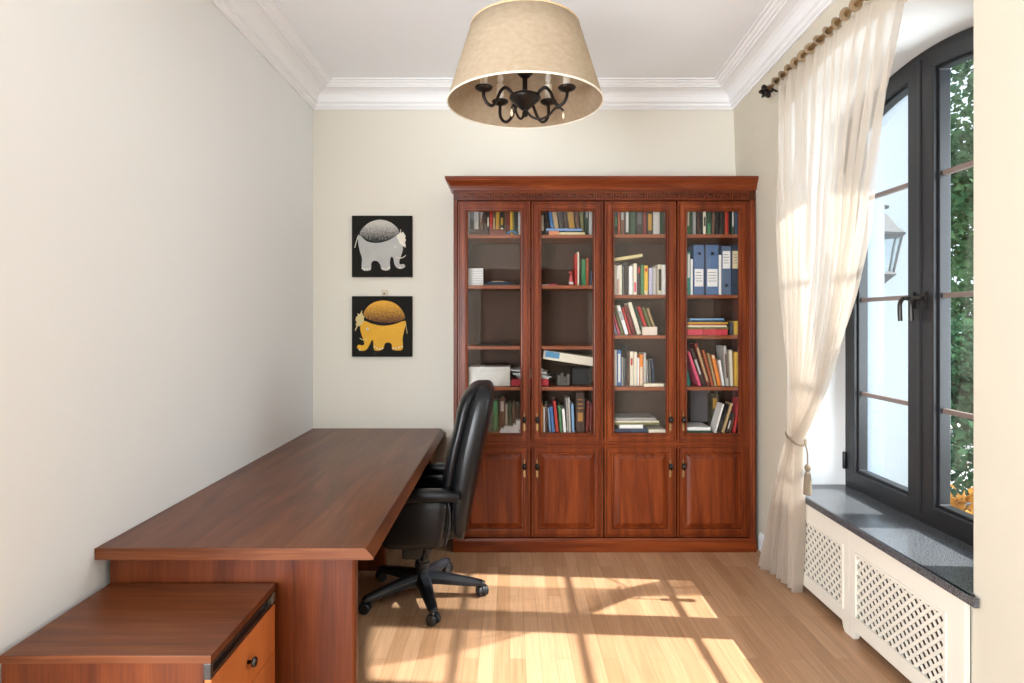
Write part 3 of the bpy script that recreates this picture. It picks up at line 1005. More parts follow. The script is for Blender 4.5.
# door 1, second shelf
bm = box(B(), sx(468), sx(483), 4.06, 4.064, ZS2, sz(268.3, 4.06))
card = obj('card', bm, paint(srgb(222, 222, 218), .7), None); tag(card, 'white card with dark handwriting standing on second shelf behind first glass door', 'card')
bm = B()
random.seed(3)
for k in range(6):
    z = ZS2 + .018 + k * .016
    x = sx(470)
    while x < sx(481.5):
        w = random.uniform(.006, .016)
        box(bm, x, min(x + w, sx(482)), 4.0585, 4.0600, z, z + .0022)
        x += w + .005
obj('writing', bm, paint(srgb(70, 72, 80)), card)
stk = [(484, 516, .008, 'dgrey'), (485, 512, .008, 'navy'), (487, 509, .008, 'dkblue'), (492, 504, .005, 'tan')]
z = ZS2
for k, (a, b, hh_, c) in enumerate(stk):
    flat('magazine', 'magazine', '%s magazine, %s in the flat pile on second shelf behind first glass door' % (CN[c], ['bottom', 'second', 'third', 'top one'][k]), a, b, z, z + hh_, 4.03, .18, cc(c), 'flat magazines on the second shelf', pages=True)
    z += hh_ + .0004
# door 2, second shelf
row(2, 'second', ZS2, [(575, 577.4, 254, 'red'), (577.5, 579.3, 252, 'cream'), (579.5, 581.3, 260, 'dark'), (581.5, 586, 259.2, 'green'), (586.2, 588.8, 258, 'rust'), (589.8, 592.2, 271, 'navy')], 285.2, y=4.05)
flat('booklet', 'booklet', 'thin white booklet lying at left end of second shelf behind second glass door', 540, 548, ZS2, ZS2 + .007, 4.03, .12, cc('lgrey'))
flat('booklet', 'booklet', 'thin pink booklet lying on second shelf behind second glass door', 548.5, 557, ZS2, ZS2 + .012, 4.03, .12, srgb(170, 60, 74))
t = thing('figurine', 'small red and white figurine left of the red book on second shelf', 'figurine', (sx(571.8), 4.08, ZS2))
cx = sx(571.8)
obj('figurine_body', lathe(B(), [(.016, 0), (.018, .006), (.015, .03), (.012, .06), (.009, .072), (.006, .078)], (cx, 4.08, ZS2), 16), paint(srgb(190, 90, 86), .3), t, smooth=True)
obj('figurine_head', lathe(B(), [(.002, .074), (.012, .080), (.015, .090), (.011, .101), (.002, .105)], (cx - .003, 4.08, ZS2), 16), paint(srgb(150, 66, 54), .4), t, smooth=True)
obj('figurine_stripe', lathe(B(), [(.0172, .012), (.0165, .026)], (cx + .001, 4.078, ZS2), 16), paint(cc('white'), .4), t, smooth=True)
# door 1, third shelf: a dark folder
flat('folder', 'folder', 'thin dark folder lying on the third shelf behind first glass door', 478, 511, ZS3, ZS3 + .010, 4.04, .2, cc('dark'))
# door 1, fourth shelf
t = thing('storage_box', 'light grey storage box on fourth shelf behind first glass door', 'box', (sx(489), 4.14, ZS4))
obj('box_body', box(B(), sx(468.6) + .0, sx(510), 4.04, 4.26, ZS4 + .0004, sz(371, 4.04)), paint(srgb(212, 211, 204), .7), t, bevel=.002)
obj('lid', box(B(), sx(468.6) - .002, sx(510) + .002, 4.036, 4.264, sz(371, 4.04), sz(366.8, 4.04)), paint(srgb(206, 205, 200), .7), t, bevel=.002)
zt = sz(366.8, 4.04)
flat('notebook', 'notebook', 'thin rust brown notebook lying on the light grey storage box', 480, 508, zt + .0005, zt + .012, 4.06, .16, cc('dkbrown'))
t = thing('paper_tray', 'red box heaped with white papers on fourth shelf behind first two glass doors', 'box', (sx(529), 4.12, ZS4))
bm = B()
xa, xb, za, zb = sx(511.2), sx(548.5), ZS4 + .0004, sz(379.3)
box(bm, xa, xb, 4.03, 4.25, za, za + .004); box(bm, xa, xb, 4.03, 4.034, za, zb); box(bm, xa, xb, 4.246, 4.25, za, zb); box(bm, xa, xa + .004, 4.034, 4.246, za, zb); box(bm, xb - .004, xb, 4.034, 4.246, za, zb)
obj('tray', bm, paint(srgb(176, 36, 48), .5), t)
random.seed(5)
for k in range(9):
    pb = box(B(), -.105, .105, -.1, .1, -.0022, .0022)
    bmesh.ops.rotate(pb, verts=pb.verts, matrix=Matrix.Rotation(random.uniform(-.22, .22), 3, 'Z') @ Matrix.Rotation(random.uniform(-.06, .06), 3, 'Y'))
    bmesh.ops.translate(pb, verts=pb.verts, vec=((xa + xb) / 2 + random.uniform(-.02, .03), 4.14, zb + .008 + k * .0068))
    obj('paper', pb, paint(srgb(226, 226, 224), .8), t)
# door 2, fourth shelf
t = thing('desk_organizer', 'smoky clear plastic organizer holding white cards on the fourth shelf', 'organizer', (sx(562), 4.1, ZS4))
smoky = glass('smoky_plastic', (0.70, 0.69, 0.68), f0=.06)
xa, xb, zb = sx(555), sx(571), sz(367.5)
bm = B(); za = ZS4 + .0004
box(bm, xa, xb, 4.04, 4.16, za, za + .003)
prism(bm, [(xa - .004, zb), (xb + .004, zb), (xb, za + .003), (xa, za + .003)], 'Y', 4.04, 4.0425)
box(bm, xa, xb, 4.157, 4.16, za + .003, zb); box(bm, xa, xa + .003, 4.0425, 4.157, za + .003, zb); box(bm, xb - .003, xb, 4.0425, 4.157, za + .003, zb)
obj('case', bm, smoky, t)
bm = B()
for q, (a, b, hh_) in enumerate(((558, 561, .07), (561.5, 564, .085), (564.5, 567, .06), (567.5, 570, .075))):
    box(bm, sx(a), sx(b), 4.05 + q * .004, 4.10 + q * .004, za + .004, za + hh_)
obj('cards', bm, paint(srgb(200, 198, 194), .8), t)
bm = box(B(), sx(573), sx(592), 4.10, 4.25, ZS4 + .0004, sz(369)); o = obj('storage_box', bm, paint(cc('black'), .5), None, bevel=.002); tag(o, 'black box at the back of the fourth shelf behind second glass door', 'box')
w_, h_ = .060, .345
fl = make_book(w_, h_, .20, srgb(218, 210, 190), 'cream box file with a blue label lying tilted on top of the plastic organizer', None, 'box_file', 'file', None, False)
fl.rotation_euler = (0, PI / 2 + math.radians(8.5), 0)
fl.location = (sx(543.6, 4.02), 4.035, sz(354.6, 4.02))
OFF[fl.name] = Vector((0, 0, 0))
mb = B(); box(mb, -.026, .014, -.0022, .0012, .012, .108); obj('label_sticker', mb, paint(srgb(86, 140, 176)), fl)
mb = B(); box(mb, -w_ / 2 + .003, w_ / 2 - .003, .008, .196, .004, h_ - .004); obj('pages', mb, PAGES, fl)
# door 1, bottom
row(1, 'bottom', ZS5, [(488, 493, 400, 'dkgreen'), (493.3, 498, 401, 'green'), (499.5, 505, 398, 'brown', 0, lab(.6, .9, 'lgrey')), (505.2, 507.5, 404, 'lgrey'), (507.6, 512, 403, 'dkgreen'), (512.3, 515.3, 402, 'brown'), (515.6, 519.5, 404, 'dkbrown')], 433.6, y=4.07, depth=.17)
t = thing('paper_pile', 'heap of white papers before upright books on bottom shelf behind first glass door', 'papers', (sx(510), 4.02, ZS5))
for k, (a, b, z0, z1) in enumerate(((500, 521, 0, .012), (501, 519, .0125, .026), (504, 522, .0265, .04), (513, 521, .0405, .056), (516, 521.5, .0565, .085))):
    obj('paper', box(B(), sx(a), sx(b), 3.992, 4.062, ZS5 + z0 + .0004, ZS5 + z1), paint(srgb(222, 222, 224), .8), t, bevel=.001)
# door 2, bottom
row(2, 'bottom', ZS5, [(540.6, 542.8, 404, 'orange'), (543, 545.2, 407, 'lgrey'), (545.4, 547.6, 404, 'dkbrown'), (549.4, 551, 408, 'sky', 4), (552, 554.8, 407, 'blue', 5), (556, 558.8, 401, 'red', 5.5), (560.2, 562.6, 406, 'green', 4.5), (563.6, 566.4, 409, 'white', 4.5),
                       (567, 568.9, 398, 'grey', 2), (569.2, 571, 398, 'lgrey', 2), (572.2, 574.6, 404, 'sky', 2), (576, 584.8, 393, 'dkbrown', 0, [(.28, .5, srgb(170, 120, 60)), (.6, .63, srgb(170, 120, 60)), (.7, .73, srgb(170, 120, 60)), (.82, .84, srgb(170, 120, 60))]),
                       (586, 588.5, 401, 'dkred', -2), (589.4, 591.6, 404, 'dkred', -2)], 433.6, y=4.03, depth=.17)
# door 3, top
row(3, 'top', ZS1 + .003, [(614.2, 617.6, 205, 'black', 0, lab(.3, .6, 'green')), (618, 620, 206, 'rust'), (620.2, 624.8, 205, 'brown', 0, lab(.5, .75, 'grey')), (625, 629.4, 206, 'black', 0, lab(.1, .8, 'lgrey')), (629.6, 636, 205, 'dkgreen'), (636.2, 643, 205, 'dark', 0, lab(.35, .75, 'dgrey')),
                           (643.2, 646.6, 206, 'dkred'), (647, 653, 205, 'dark', 0, lab(.15, .7, 'gold')), (653.2, 660, 205, 'lgrey'), (660.2, 663, 206, 'dkgreen'), (663.2, 666.2, 206, 'dkbrown')], 233.8)
# door 4, top
row(4, 'top', ZS1 + .003, [(687, 689.8, 205, 'green', 0, lab(.3, .8, 'cream')), (690, 692.6, 206, 'dkgreen'), (693, 696.2, 205, 'grey'), (697, 700.8, 206, 'dkbrown'), (701, 703, 206, 'black'), (703.2, 706.2, 205, 'cream', 0, lab(.3, .6, 'dark')), (706.4, 711.8, 206, 'dkgreen', 0, lab(.0, .4, 'green')), (712, 715, 206, 'brown'), (715.3, 719.8, 207, 'black'),
                           (720, 724.6, 207, 'dark'), (725, 728.8, 205, 'rust', 0, lab(.1, .9, 'red')), (729, 731.4, 206, 'black'), (731.6, 734.6, 207, 'dkgreen', 0, lab(.3, .9, 'lgrey')), (735, 738.4, 206, 'dkblue')], 233.8)
# door 3, second shelf
row(3, 'second', ZT2, [(614.2, 616.8, 265, 'cream'), (617, 619, 266, 'white', 0, lab(.05, .55, 'red')), (619.1, 622, 265, 'cream'), (622.2, 624.2, 266, 'dgrey'), (624.3, 628.2, 264, 'dark'), (629, 632.8, 266.2, 'white'), (633.5, 637, 263.4, 'cream', 0, lab(.1, .4, 'pink')), (637.2, 640.8, 265.8, 'dark', 0, lab(.75, .95, 'red')),
                       (641, 644, 265, 'green'), (644.2, 648.2, 265.5, 'yellow', 0, [(.8, .9, cc('red')), (.0, .15, cc('cream'))]), (649, 652.8, 268, 'lavender'), (653, 656.8, 267.5, 'lgrey'), (657.6, 662.2, 264.6, 'cream', 0, lab(.15, .85, 'dark')), (662.4, 666, 264.8, 'white')], 295)
fl = make_book(.021, .200, .15, srgb(206, 188, 136), 'long cream and yellow book lying tilted on top of the upright books, third glass door', None, 'book', 'book', None, True)
fl.rotation_euler = (0, PI / 2 - math.radians(9), 0)
fl.location = (sx(613.6), 4.04, sz(259.6))
# door 4, second shelf: folders and lever arch binders
def binder(x0, x1, tp, col, label, lab_y, ring_y):
    X0, X1 = sx(x0), sx(x1)
    z0, z1 = ZT2 + .0004, sz(tp)
    y = SY
    t = thing('ring_binder', label, 'binder', ((X0 + X1) / 2, y + .12, z0), 'ring binders on the second shelf')
    bm = B()
    box(bm, X0, X1, y, y + .004, z0, z1); box(bm, X0, X0 + .003, y + .004, y + .235, z0, z1); box(bm, X1 - .003, X1, y + .004, y + .235, z0, z1)
    c = obj('binder_cover', bm, paint(col, .45), t, bevel=.001)
    obj('pages', box(B(), X0 + .006, X1 - .012, y + .02, y + .22, z0 + .01, z1 - .015), PAGES, t)
    cxm = (X0 + X1) / 2
    obj('spine_label', box(B(), X0 + .006, X1 - .006, y - .0012, y, sz(lab_y[1]), sz(lab_y[0])), paint(srgb(226, 226, 222) if lab_y[2] == 'w' else srgb(214, 200, 160)), t)
    bm = B()
    for q in range(4):
        zz = lerp(sz(lab_y[1]), sz(lab_y[0]), .3 + q * .16)
        box(bm, X0 + .012, X1 - .014 - .005 * (q % 2), y - .0018, y - .0010, zz, zz + .0035)
    obj('label_writing', bm, paint(srgb(90, 90, 96)), t)
    bm = lathe(B(), [(.0125, -.004), (.0125, 0), (.008, 0), (.008, -.004)], (cxm, y, sz(ring_y)), 20, 'Y', capped=False)
    obj('finger_ring', bm, M['chrome'], t)
    obj('finger_hole', lathe(B(), [(.0078, -.001), (.0078, .0005)], (cxm, y, sz(ring_y)), 20, 'Y'), paint(cc('black')), t)
flat2 = [(687, 690.6, 252, 'teal', 'teal and white folder, first from left on second shelf behind fourth glass door'), (690.8, 693, 259, 'white', 'thin white folder beside the teal one on second shelf behind fourth glass door'),
         (719, 721.6, 255, 'white', 'thin white folder between the second and third ring binders')]
for a, b, tp, c, l in flat2:
    o = make_book(sx(b) - sx(a), sz(tp) - ZT2, .2, cc(c), l, 'folders among the ring binders', 'folder', 'folder', [(.4, .95, cc('white'))] if c == 'teal' else None)
    o.location = ((sx(a) + sx(b)) / 2, SY, ZT2 + .0004)
binder(693.8, 704.2, 245, srgb(76, 104, 142), 'blue ring binder with a grey label, leftmost of the four ring binders', (269, 286.5, 'w'), 253.6)
binder(706.4, 718.4, 245, srgb(82, 110, 148), 'blue ring binder with a white low label, second of the four from left', (269, 286.5, 'w'), 253.6)
binder(721.8, 731.0, 246, srgb(92, 108, 132), 'grey-blue ring binder with high white label and low ring, third of the four', (251, 268.5, 'w'), 285.5)
binder(731.6, 740.2, 245, srgb(40, 52, 70), 'dark navy ring binder with cream label, rightmost of the four ring binders', (251, 268.5, 'c'), 285.5)
# door 3, third shelf
row(3, 'third', ZT3, [(615.2, 617.6, 315, 'lavender', 16), (618.4, 620.8, 312, 'pink', 17), (621.8, 624, 307, 'olive', 17), (625.2, 629, 305, 'white', 17, lab(.5, .8, 'grey')), (629.8, 632, 308, 'red', 17), (633, 636.2, 305, 'dkred', 18), (637.4, 641.6, 302, 'cream', 17), (643, 645.2, 306, 'dkgreen', 18), (646.6, 650, 306, 'red', 19),
                      (651.6, 654.2, 307, 'olive', 19), (655.6, 658.2, 308, 'tan', 19)], 335.4, y=4.05, depth=.15)
flat('book', 'book', 'small pinkish cream book lying before leaning books on third shelf, third glass door', 642.8, 657.2, ZT3, ZT3 + .056, 3.992, .05, srgb(212, 196, 180))
# door 4, third shelf: stack of flat books
z = ZT3
for k, (a, b, hh_, c, y0) in enumerate([(687, 703.6, .040, srgb(196, 66, 80), 4.0), (704.2, 727.6, .040, srgb(190, 60, 70), 4.0)]):
    flat('book', 'book', ['pink-red book lying flat at left under the striped pile, fourth glass door', 'pink-red book lying flat at right under the striped pile, fourth glass door'][k], a, b, ZT3, ZT3 + hh_, y0, .2, c, 'flat books on the third shelf behind the fourth door')
for k, (a, b, z0, z1, c, w_) in enumerate([(687, 729, .0405, .053, 'olive', 'dark olive'), (688, 727, .0535, .066, 'cream', 'cream'), (687, 726, .0665, .076, 'rust', 'rust red'), (688, 728, .0765, .086, 'yellow', 'yellow'), (687, 725, .0865, .100, 'dkblue', 'dark blue'), (690, 724, .1005, .112, 'sky', 'pale blue')]):
    flat('book', 'book', '%s book, %s layer up in the flat pile on third shelf, fourth glass door' % (w_, ORD[k + 2]), a, b, ZT3 + z0, ZT3 + z1, 4.002 + .003 * (k % 2), .2, cc(c), 'flat books on the third shelf behind the fourth door')
row(4, 'third', ZT3, [(730, 733.6, 322, 'dgrey'), (734, 738.6, 321, 'yellow')], 335.4, y=4.05, depth=.15)
# door 3, fourth shelf
row(3, 'fourth', ZS4, [(614.2, 617, 350, 'white'), (617.2, 621.2, 350.2, 'blue', 0, lab(.1, .9, 'white')), (621.6, 623.4, 357.5, 'grey'), (623.6, 625.6, 358.5, 'dgrey'), (626, 627.2, 346, 'dark'), (627.6, 629.8, 352, 'brown'), (630, 633.4, 351.6, 'cream', 0, lab(.6, .8, 'red')), (633.6, 637.2, 352, 'cream'), (637.4, 639.4, 358, 'white'),
                       (639.6, 643.2, 354.4, 'orange', 0, lab(.0, .6, 'cream')), (643.4, 646.2, 353, 'lgrey'), (646.8, 648.8, 360, 'grey', 2), (649.8, 651.8, 359.5, 'dgrey', 3), (653, 655.2, 359.8, 'dkblue', 4)], 387, y=4.06, depth=.16)
flat('book', 'book', 'cream book lying flat at right end of fourth shelf behind third glass door', 644.4, 664, ZS4, ZS4 + .021, 3.992, .06, cc('cream'))
# door 4, fourth shelf
row(4, 'fourth', ZS4, [(687, 690.5, 371, 'teal', 8), (698.6, 701.8, 351, 'pink', 19), (702.6, 706.2, 348, 'dkbrown', 19, lab(.3, .7, 'lgrey')), (707.2, 710.8, 343, 'dkred', 17, lab(.1, .9, 'tan')), (711.8, 714.2, 350, 'rust', 15), (715, 716.8, 353, 'tan', 13), (718, 721.4, 355, 'orange', 12, lab(.9, 1.0, 'cream')), (722.6, 725, 360, 'white', 9), (726.2, 729.4, 346, 'lgrey', 4, lab(.2, .8, 'brown')),
                       (730.6, 733.6, 350, 'cream', 2), (734.6, 738.2, 352, 'yellow')], 387, y=4.04, depth=.16)
# door 3, bottom: flat pile
z = ZS5
for k, (a, b, hh_, c, w_) in enumerate([(614.4, 648, .026, 'dkblue', 'dark blue'), (619.5, 643, .026, 'white', 'white'), (614.6, 660, .013, 'olive', 'olive'), (614.6, 659, .012, 'cream', 'cream'), (614.4, 656, .020, 'grey', 'grey')]):
    flat('magazine', 'magazine', '%s magazine, %s from the bottom of the flat pile behind third glass door' % (w_, ORD[k + 1]), a, b, z + .0004, z + hh_, 4.02, .21, cc(c), 'flat pile on the bottom shelf behind the third door')
    z += hh_ + .0005
flat('book', 'book', 'cream book lying flat at right corner of bottom shelf behind third glass door', 649, 665.5, ZS5 + .0004, ZS5 + .024, 4.0, .2, cc('cream'), 'cream books lying on the bottom shelf')
# door 4, bottom
flat('magazine', 'magazine', 'dark green magazine lying under white one on bottom shelf behind fourth glass door', 687, 712, ZS5 + .0004, ZS5 + .016, 4.0, .19, cc('dkgreen'), 'magazines lying behind the fourth door')
flat('magazine', 'magazine', 'white magazine lying on the dark green one behind fourth glass door', 687, 710.5, ZS5 + .0168, ZS5 + .040, 4.0, .19, cc('white'), 'magazines lying behind the fourth door')
o = make_book(sx(711, 4.2) - sx(691, 4.2), .235, .02, srgb(92, 88, 88), 'large plain grey folder standing at back of bottom shelf behind fourth glass door', None, 'folder', 'folder'); o.location = (sx(701, 4.2), 4.21, ZS5 + .0412)
o = make_book(sx(718.4, 4.12) - sx(711.6, 4.12), .24, .12, srgb(60, 54, 34), 'black and gold patterned book beside grey folder on bottom shelf, fourth glass door', None, 'book', 'book', [(.1, .45, cc('olive')), (.6, .9, cc('gold'))]); o.location = (sx(715.4, 4.12), 4.13, ZS5 + .0004)
row(4, 'bottom', ZS5, [(714.4, 716.4, 404, 'white', -16), (717.4, 720.6, 404, 'black', -17), (721.8, 724.6, 403, 'tan', -17), (725.8, 728.6, 412, 'dark', -15, lab(.2, .6, 'lgrey')), (728.8, 731, 414, 'brown', -14), (733, 735.8, 398, 'red', -9)], 433.6, y=4.0, depth=.11)

# ------------------------------------------------------------------ pictures
def picture(x0, x1, y0, y1, label, body, dome, ear, tail, tusk, eye, box_px, bodycol, dlo, dhi, earcol, toes, stem):
    y = 4.30
    X0, X1 = sx(x0, y), sx(x1, y)
    Z1, Z0 = sz(y0, y), sz(y1, y)
    bx0, by0, bx1, by1 = box_px
    U = lambda p: (lerp(X0, X1, (p[0] - bx0) / (bx1 - bx0)), lerp(Z1, Z0, (p[1] - by0) / (by1 - by0)))
    t = thing('picture', label, 'picture', ((X0 + X1) / 2, 4.315, Z0), 'elephant pictures on the back wall')
    obj('canvas', box(B(), X0, X1, y, 4.329, Z0, Z1), M['canvas'], t, bevel=.002)
    def sm(pl, n=4):
        P = [Vector((p[0], p[1], 0)) for p in pl]
        out = []
        m = len(P)
        for i in range(m):
            p0, p1, p2, p3 = P[i - 1], P[i], P[(i + 1) % m], P[(i + 2) % m]
            for k in range(n):
                s = k / n
                q = 0.5 * ((2 * p1) + (p2 - p0) * s + (2 * p0 - 5 * p1 + 4 * p2 - p3) * s * s + (3 * p1 - p0 - 3 * p2 + p3) * s ** 3)
                out.append(U((q.x, q.y)))
        return out
    obj('elephant', prism(B(), sm(body), 'Y', y - .003, y), bodycol, t)
    obj('shell', prism(B(), sm(dome), 'Y', y - .006, y), dome_mat('shell_paint', dlo, dhi, 90), t)
    obj('ear', prism(B(), [U(p) for p in ear], 'Y', y - .005, y), earcol, t)
    bm = B()
    for ln, r in ((tail, .003), (tusk, .003), (stem, .0025)):
        tube(bm, [(U(p)[0], y - .004, U(p)[1]) for p in ln], r, 6, 3)
    obj('tusk_and_tail', bm, earcol, t)
    bm = B()
    for tx, ty in toes:
        u = U((tx, ty)); lathe(bm, [(.0055, -.0045), (.0055, 0)], (u[0], y, u[1]), 10, 'Y')
    obj('toes', bm, M['plaster'], t)
    bm = B(); u = U(eye); lathe(bm, [(.009, -.0045), (.009, 0)], (u[0], y, u[1]), 14, 'Y'); e = obj('eye', bm, M['plaster'], t)
    bm = B(); lathe(bm, [(.004, -.0055), (.004, 0)], (u[0] + .001, y, u[1]), 12, 'Y'); obj('pupil', bm, M['canvas'], e)
    return t
greyb = plain('silver_grey_paint', srgb(178, 178, 174), .7, var=.15, vscale=12)
goldb = plain('golden_paint', srgb(222, 164, 8), .6, var=.15, vscale=12)
picture(351.8, 411.9, 215.6, 277.0, 'square black picture of a silver grey elephant, the upper of two',
        [(125, 225), (120, 290), (135, 370), (155, 440), (152, 510), (165, 545), (200, 550), (235, 540), (240, 480), (265, 460), (295, 465), (322, 495), (332, 535), (370, 548), (408, 535), (408, 470), (420, 425), (440, 440),
         (450, 490), (475, 525), (515, 532), (545, 515), (540, 495), (520, 490), (500, 493), (494, 465), (512, 410), (526, 350), (510, 280), (480, 230), (400, 275), (300, 300), (200, 285)],
        [(135, 215), (180, 150), (240, 110), (315, 92), (390, 105), (450, 140), (490, 190), (480, 225), (420, 262), (330, 288), (240, 282), (180, 258)],
        [(470, 228), (490, 220), (500, 204), (516, 210), (530, 200), (540, 222), (552, 236), (546, 256), (554, 272), (545, 296), (552, 318), (550, 342), (532, 332), (512, 315), (494, 300), (486, 275), (474, 252)],
        [(118, 245), (104, 290), (90, 342)], [(465, 430), (500, 436), (530, 430), (553, 412)], (462, 334), (62, 54, 608, 606), greyb, srgb(30, 30, 30), srgb(196, 192, 184), paint(srgb(226, 220, 204), .7),
        [(158, 528), (180, 534), (202, 536), (226, 530), (345, 532), (368, 536), (392, 530), (404, 520), (500, 524)], [(508, 206), (506, 180)])
pc = picture(351.8, 411.9, 296.2, 356.8, 'square black picture of a golden yellow elephant, the lower of two',
        [(535, 320), (525, 400), (510, 470), (512, 555), (490, 578), (430, 575), (415, 560), (413, 525), (385, 508), (352, 520), (338, 565), (290, 582), (255, 568), (250, 500), (236, 488), (215, 530), (185, 575), (140, 582), (110, 560), (108, 540), (125, 528), (150, 536), (170, 520),
         (160, 480), (140, 420), (135, 370), (165, 320), (240, 345), (330, 362), (430, 350)],
        [(165, 250), (200, 195), (260, 155), (340, 140), (420, 155), (480, 195), (520, 250), (530, 295), (480, 322), (400, 334), (300, 330), (220, 310), (175, 285)],
        [(98, 285), (112, 275), (110, 252), (130, 262), (146, 232), (154, 262), (172, 285), (164, 300), (168, 320), (150, 345), (128, 368), (116, 360), (90, 410), (88, 390), (100, 372), (94, 350), (102, 332), (92, 310)],
        [(537, 335), (542, 380), (552, 430)], [(130, 470), (150, 484), (175, 484), (196, 474)], (197, 390), (58, 102, 592, 635), goldb, srgb(90, 48, 8), srgb(222, 164, 50), paint(srgb(206, 190, 132), .7),
        [(262, 548), (285, 560), (310, 566), (330, 560), (425, 558), (450, 560), (478, 552), (502, 545), (130, 574)], [(148, 240), (150, 228)])
obj('hanger', box(B(), sx(380.6, 4.3), sx(387.0, 4.3), 4.322, 4.3295, sz(296.0, 4.3), sz(289.6, 4.3)), paint(srgb(214, 204, 180), .6), pc, bevel=.002)
obj('hook', lathe(B(), [(.006, -.004), (.006, 0)], (sx(383.6, 4.3), 4.322, sz(293.6, 4.3)), 10, 'Y'), M['bronze'], pc)

# ------------------------------------------------------------------ desk
dk = thing('desk', 'long reddish brown wooden desk standing along the left wall', 'desk', (-.95, 3.15, 0))
DZ = .75
bm = B()
prism(bm, [(XL + .003, DZ - .040), (XL + .003, DZ), (-.502, DZ), (-.494, DZ - .002), (-.468, DZ - .030), (-.466, DZ - .036), (-.470, DZ - .040)], 'Y', 2.052, 4.318)
obj('desktop', bm, M['desk_y'], dk, bevel=.0015)
def slab_panel(y0, y1, xr, z1=DZ - .040):
    bm = B()
    prism(bm, [(XL + .022, y0), (XL + .022, y1), (xr - .012, y1), (xr - .004, y1 - .003), (xr, y1 - .010), (xr, y0 + .010), (xr - .004, y0 + .003), (xr - .012, y0)], 'Z', 0.0, z1)
    return bm
obj('edge_band', prism(B(), [(XL + .003, DZ - .040), (XL + .003, DZ), (-.502, DZ), (-.494, DZ - .002), (-.468, DZ - .030), (-.466, DZ - .036), (-.470, DZ - .040)], 'Y', 2.0500, 2.0521), M['desk_x'], dk)
obj('end_panel', slab_panel(2.10, 2.14, -.540), M['desk_z'], dk)
obj('end_panel', slab_panel(4.08, 4.12, -.540), M['desk_z'], dk)
obj('modesty_panel', box(B(), XL + .06, XL + .085, 2.14, 4.08, .25, DZ - .04), M['desk_y'], dk)
obj('inner_panel', slab_panel(3.66, 3.70, -.76), M['desk_z'], dk)

# drawer pedestal in the foreground
pd = thing('drawer_cabinet', 'low wooden drawer cabinet with orange-brown fronts standing before the desk', 'drawer cabinet', (-1.1, 1.86, 0))
PL, PR, P0, P1 = -1.392, -.815, 1.635, 2.085
obj('cabinet_top', box(B(), PL, PR, P0, P1, .593, .615), M['desk_x'], pd, bevel=.0012)
bm = B(); box(bm, PL + .003, PR - .021, P0 + .003, P1 - .003, .05, .593)
obj('body', bm, M['desk_z'], pd, bevel=.001)
bm = B(); box(bm, PR - .021, PR - .014, P0 + .003, P1 - .003, .55, .592); box(bm, PR - .021, PR, P0 + .003, P1 - .003, .586, .592); box(bm, PR - .021, PR - .002, P0 + .003, P1 - .003, .548, .553)
box(bm, PR - .021, PR - .001, P0 + .001, P0 + .014, .548, .592); box(bm, PR - .021, PR - .001, P1 - .014, P1 - .001, .548, .592)
obj('handle_rail', bm, M['rail'], pd, bevel=.001)
obj('rail_trim', prism(B(), [(PR - .013, .553), (PR - .001, .556), (PR - .001, .559), (PR - .013, .557)], 'Y', P0 + .014, P1 - .014), M['chrome'], pd)
obj('rail_end', box(B(), PR - .016, PR + .0005, P1 - .03, P1 - .003, .555, .590), M['steel'], pd, bevel=.002)
for z0, z1 in ((.387, .547), (.222, .384), (.056, .219)):
    d = obj('drawer', box(B(), PR - .019, PR, P0 + .003, P1 - .003, z0, z1), M['drawer'], pd, bevel=.001)
    zz = (z0 + z1) / 2
    kb_ = lathe(B(), [(.006, 0), (.005, .012), (.0145, .016), (.016, .021), (.013, .026), (.002, .027)], (PR, 1.865, zz), 20, 'X')
    obj('knob', kb_, plain('dark_chrome', (0.10, 0.10, 0.10), .2, metal=1.0), d, smooth=True)
for x in (PL + .05, PR - .07):
    for y in (P0 + .05, P1 - .05):
        obj('caster', lathe(B(), [(.008, -.012), (.022, -.010), (.024, 0), (.022, .010), (.008, .012)], (x, y, .0245), 16, 'X'), M['plastic'], pd, smooth=True)

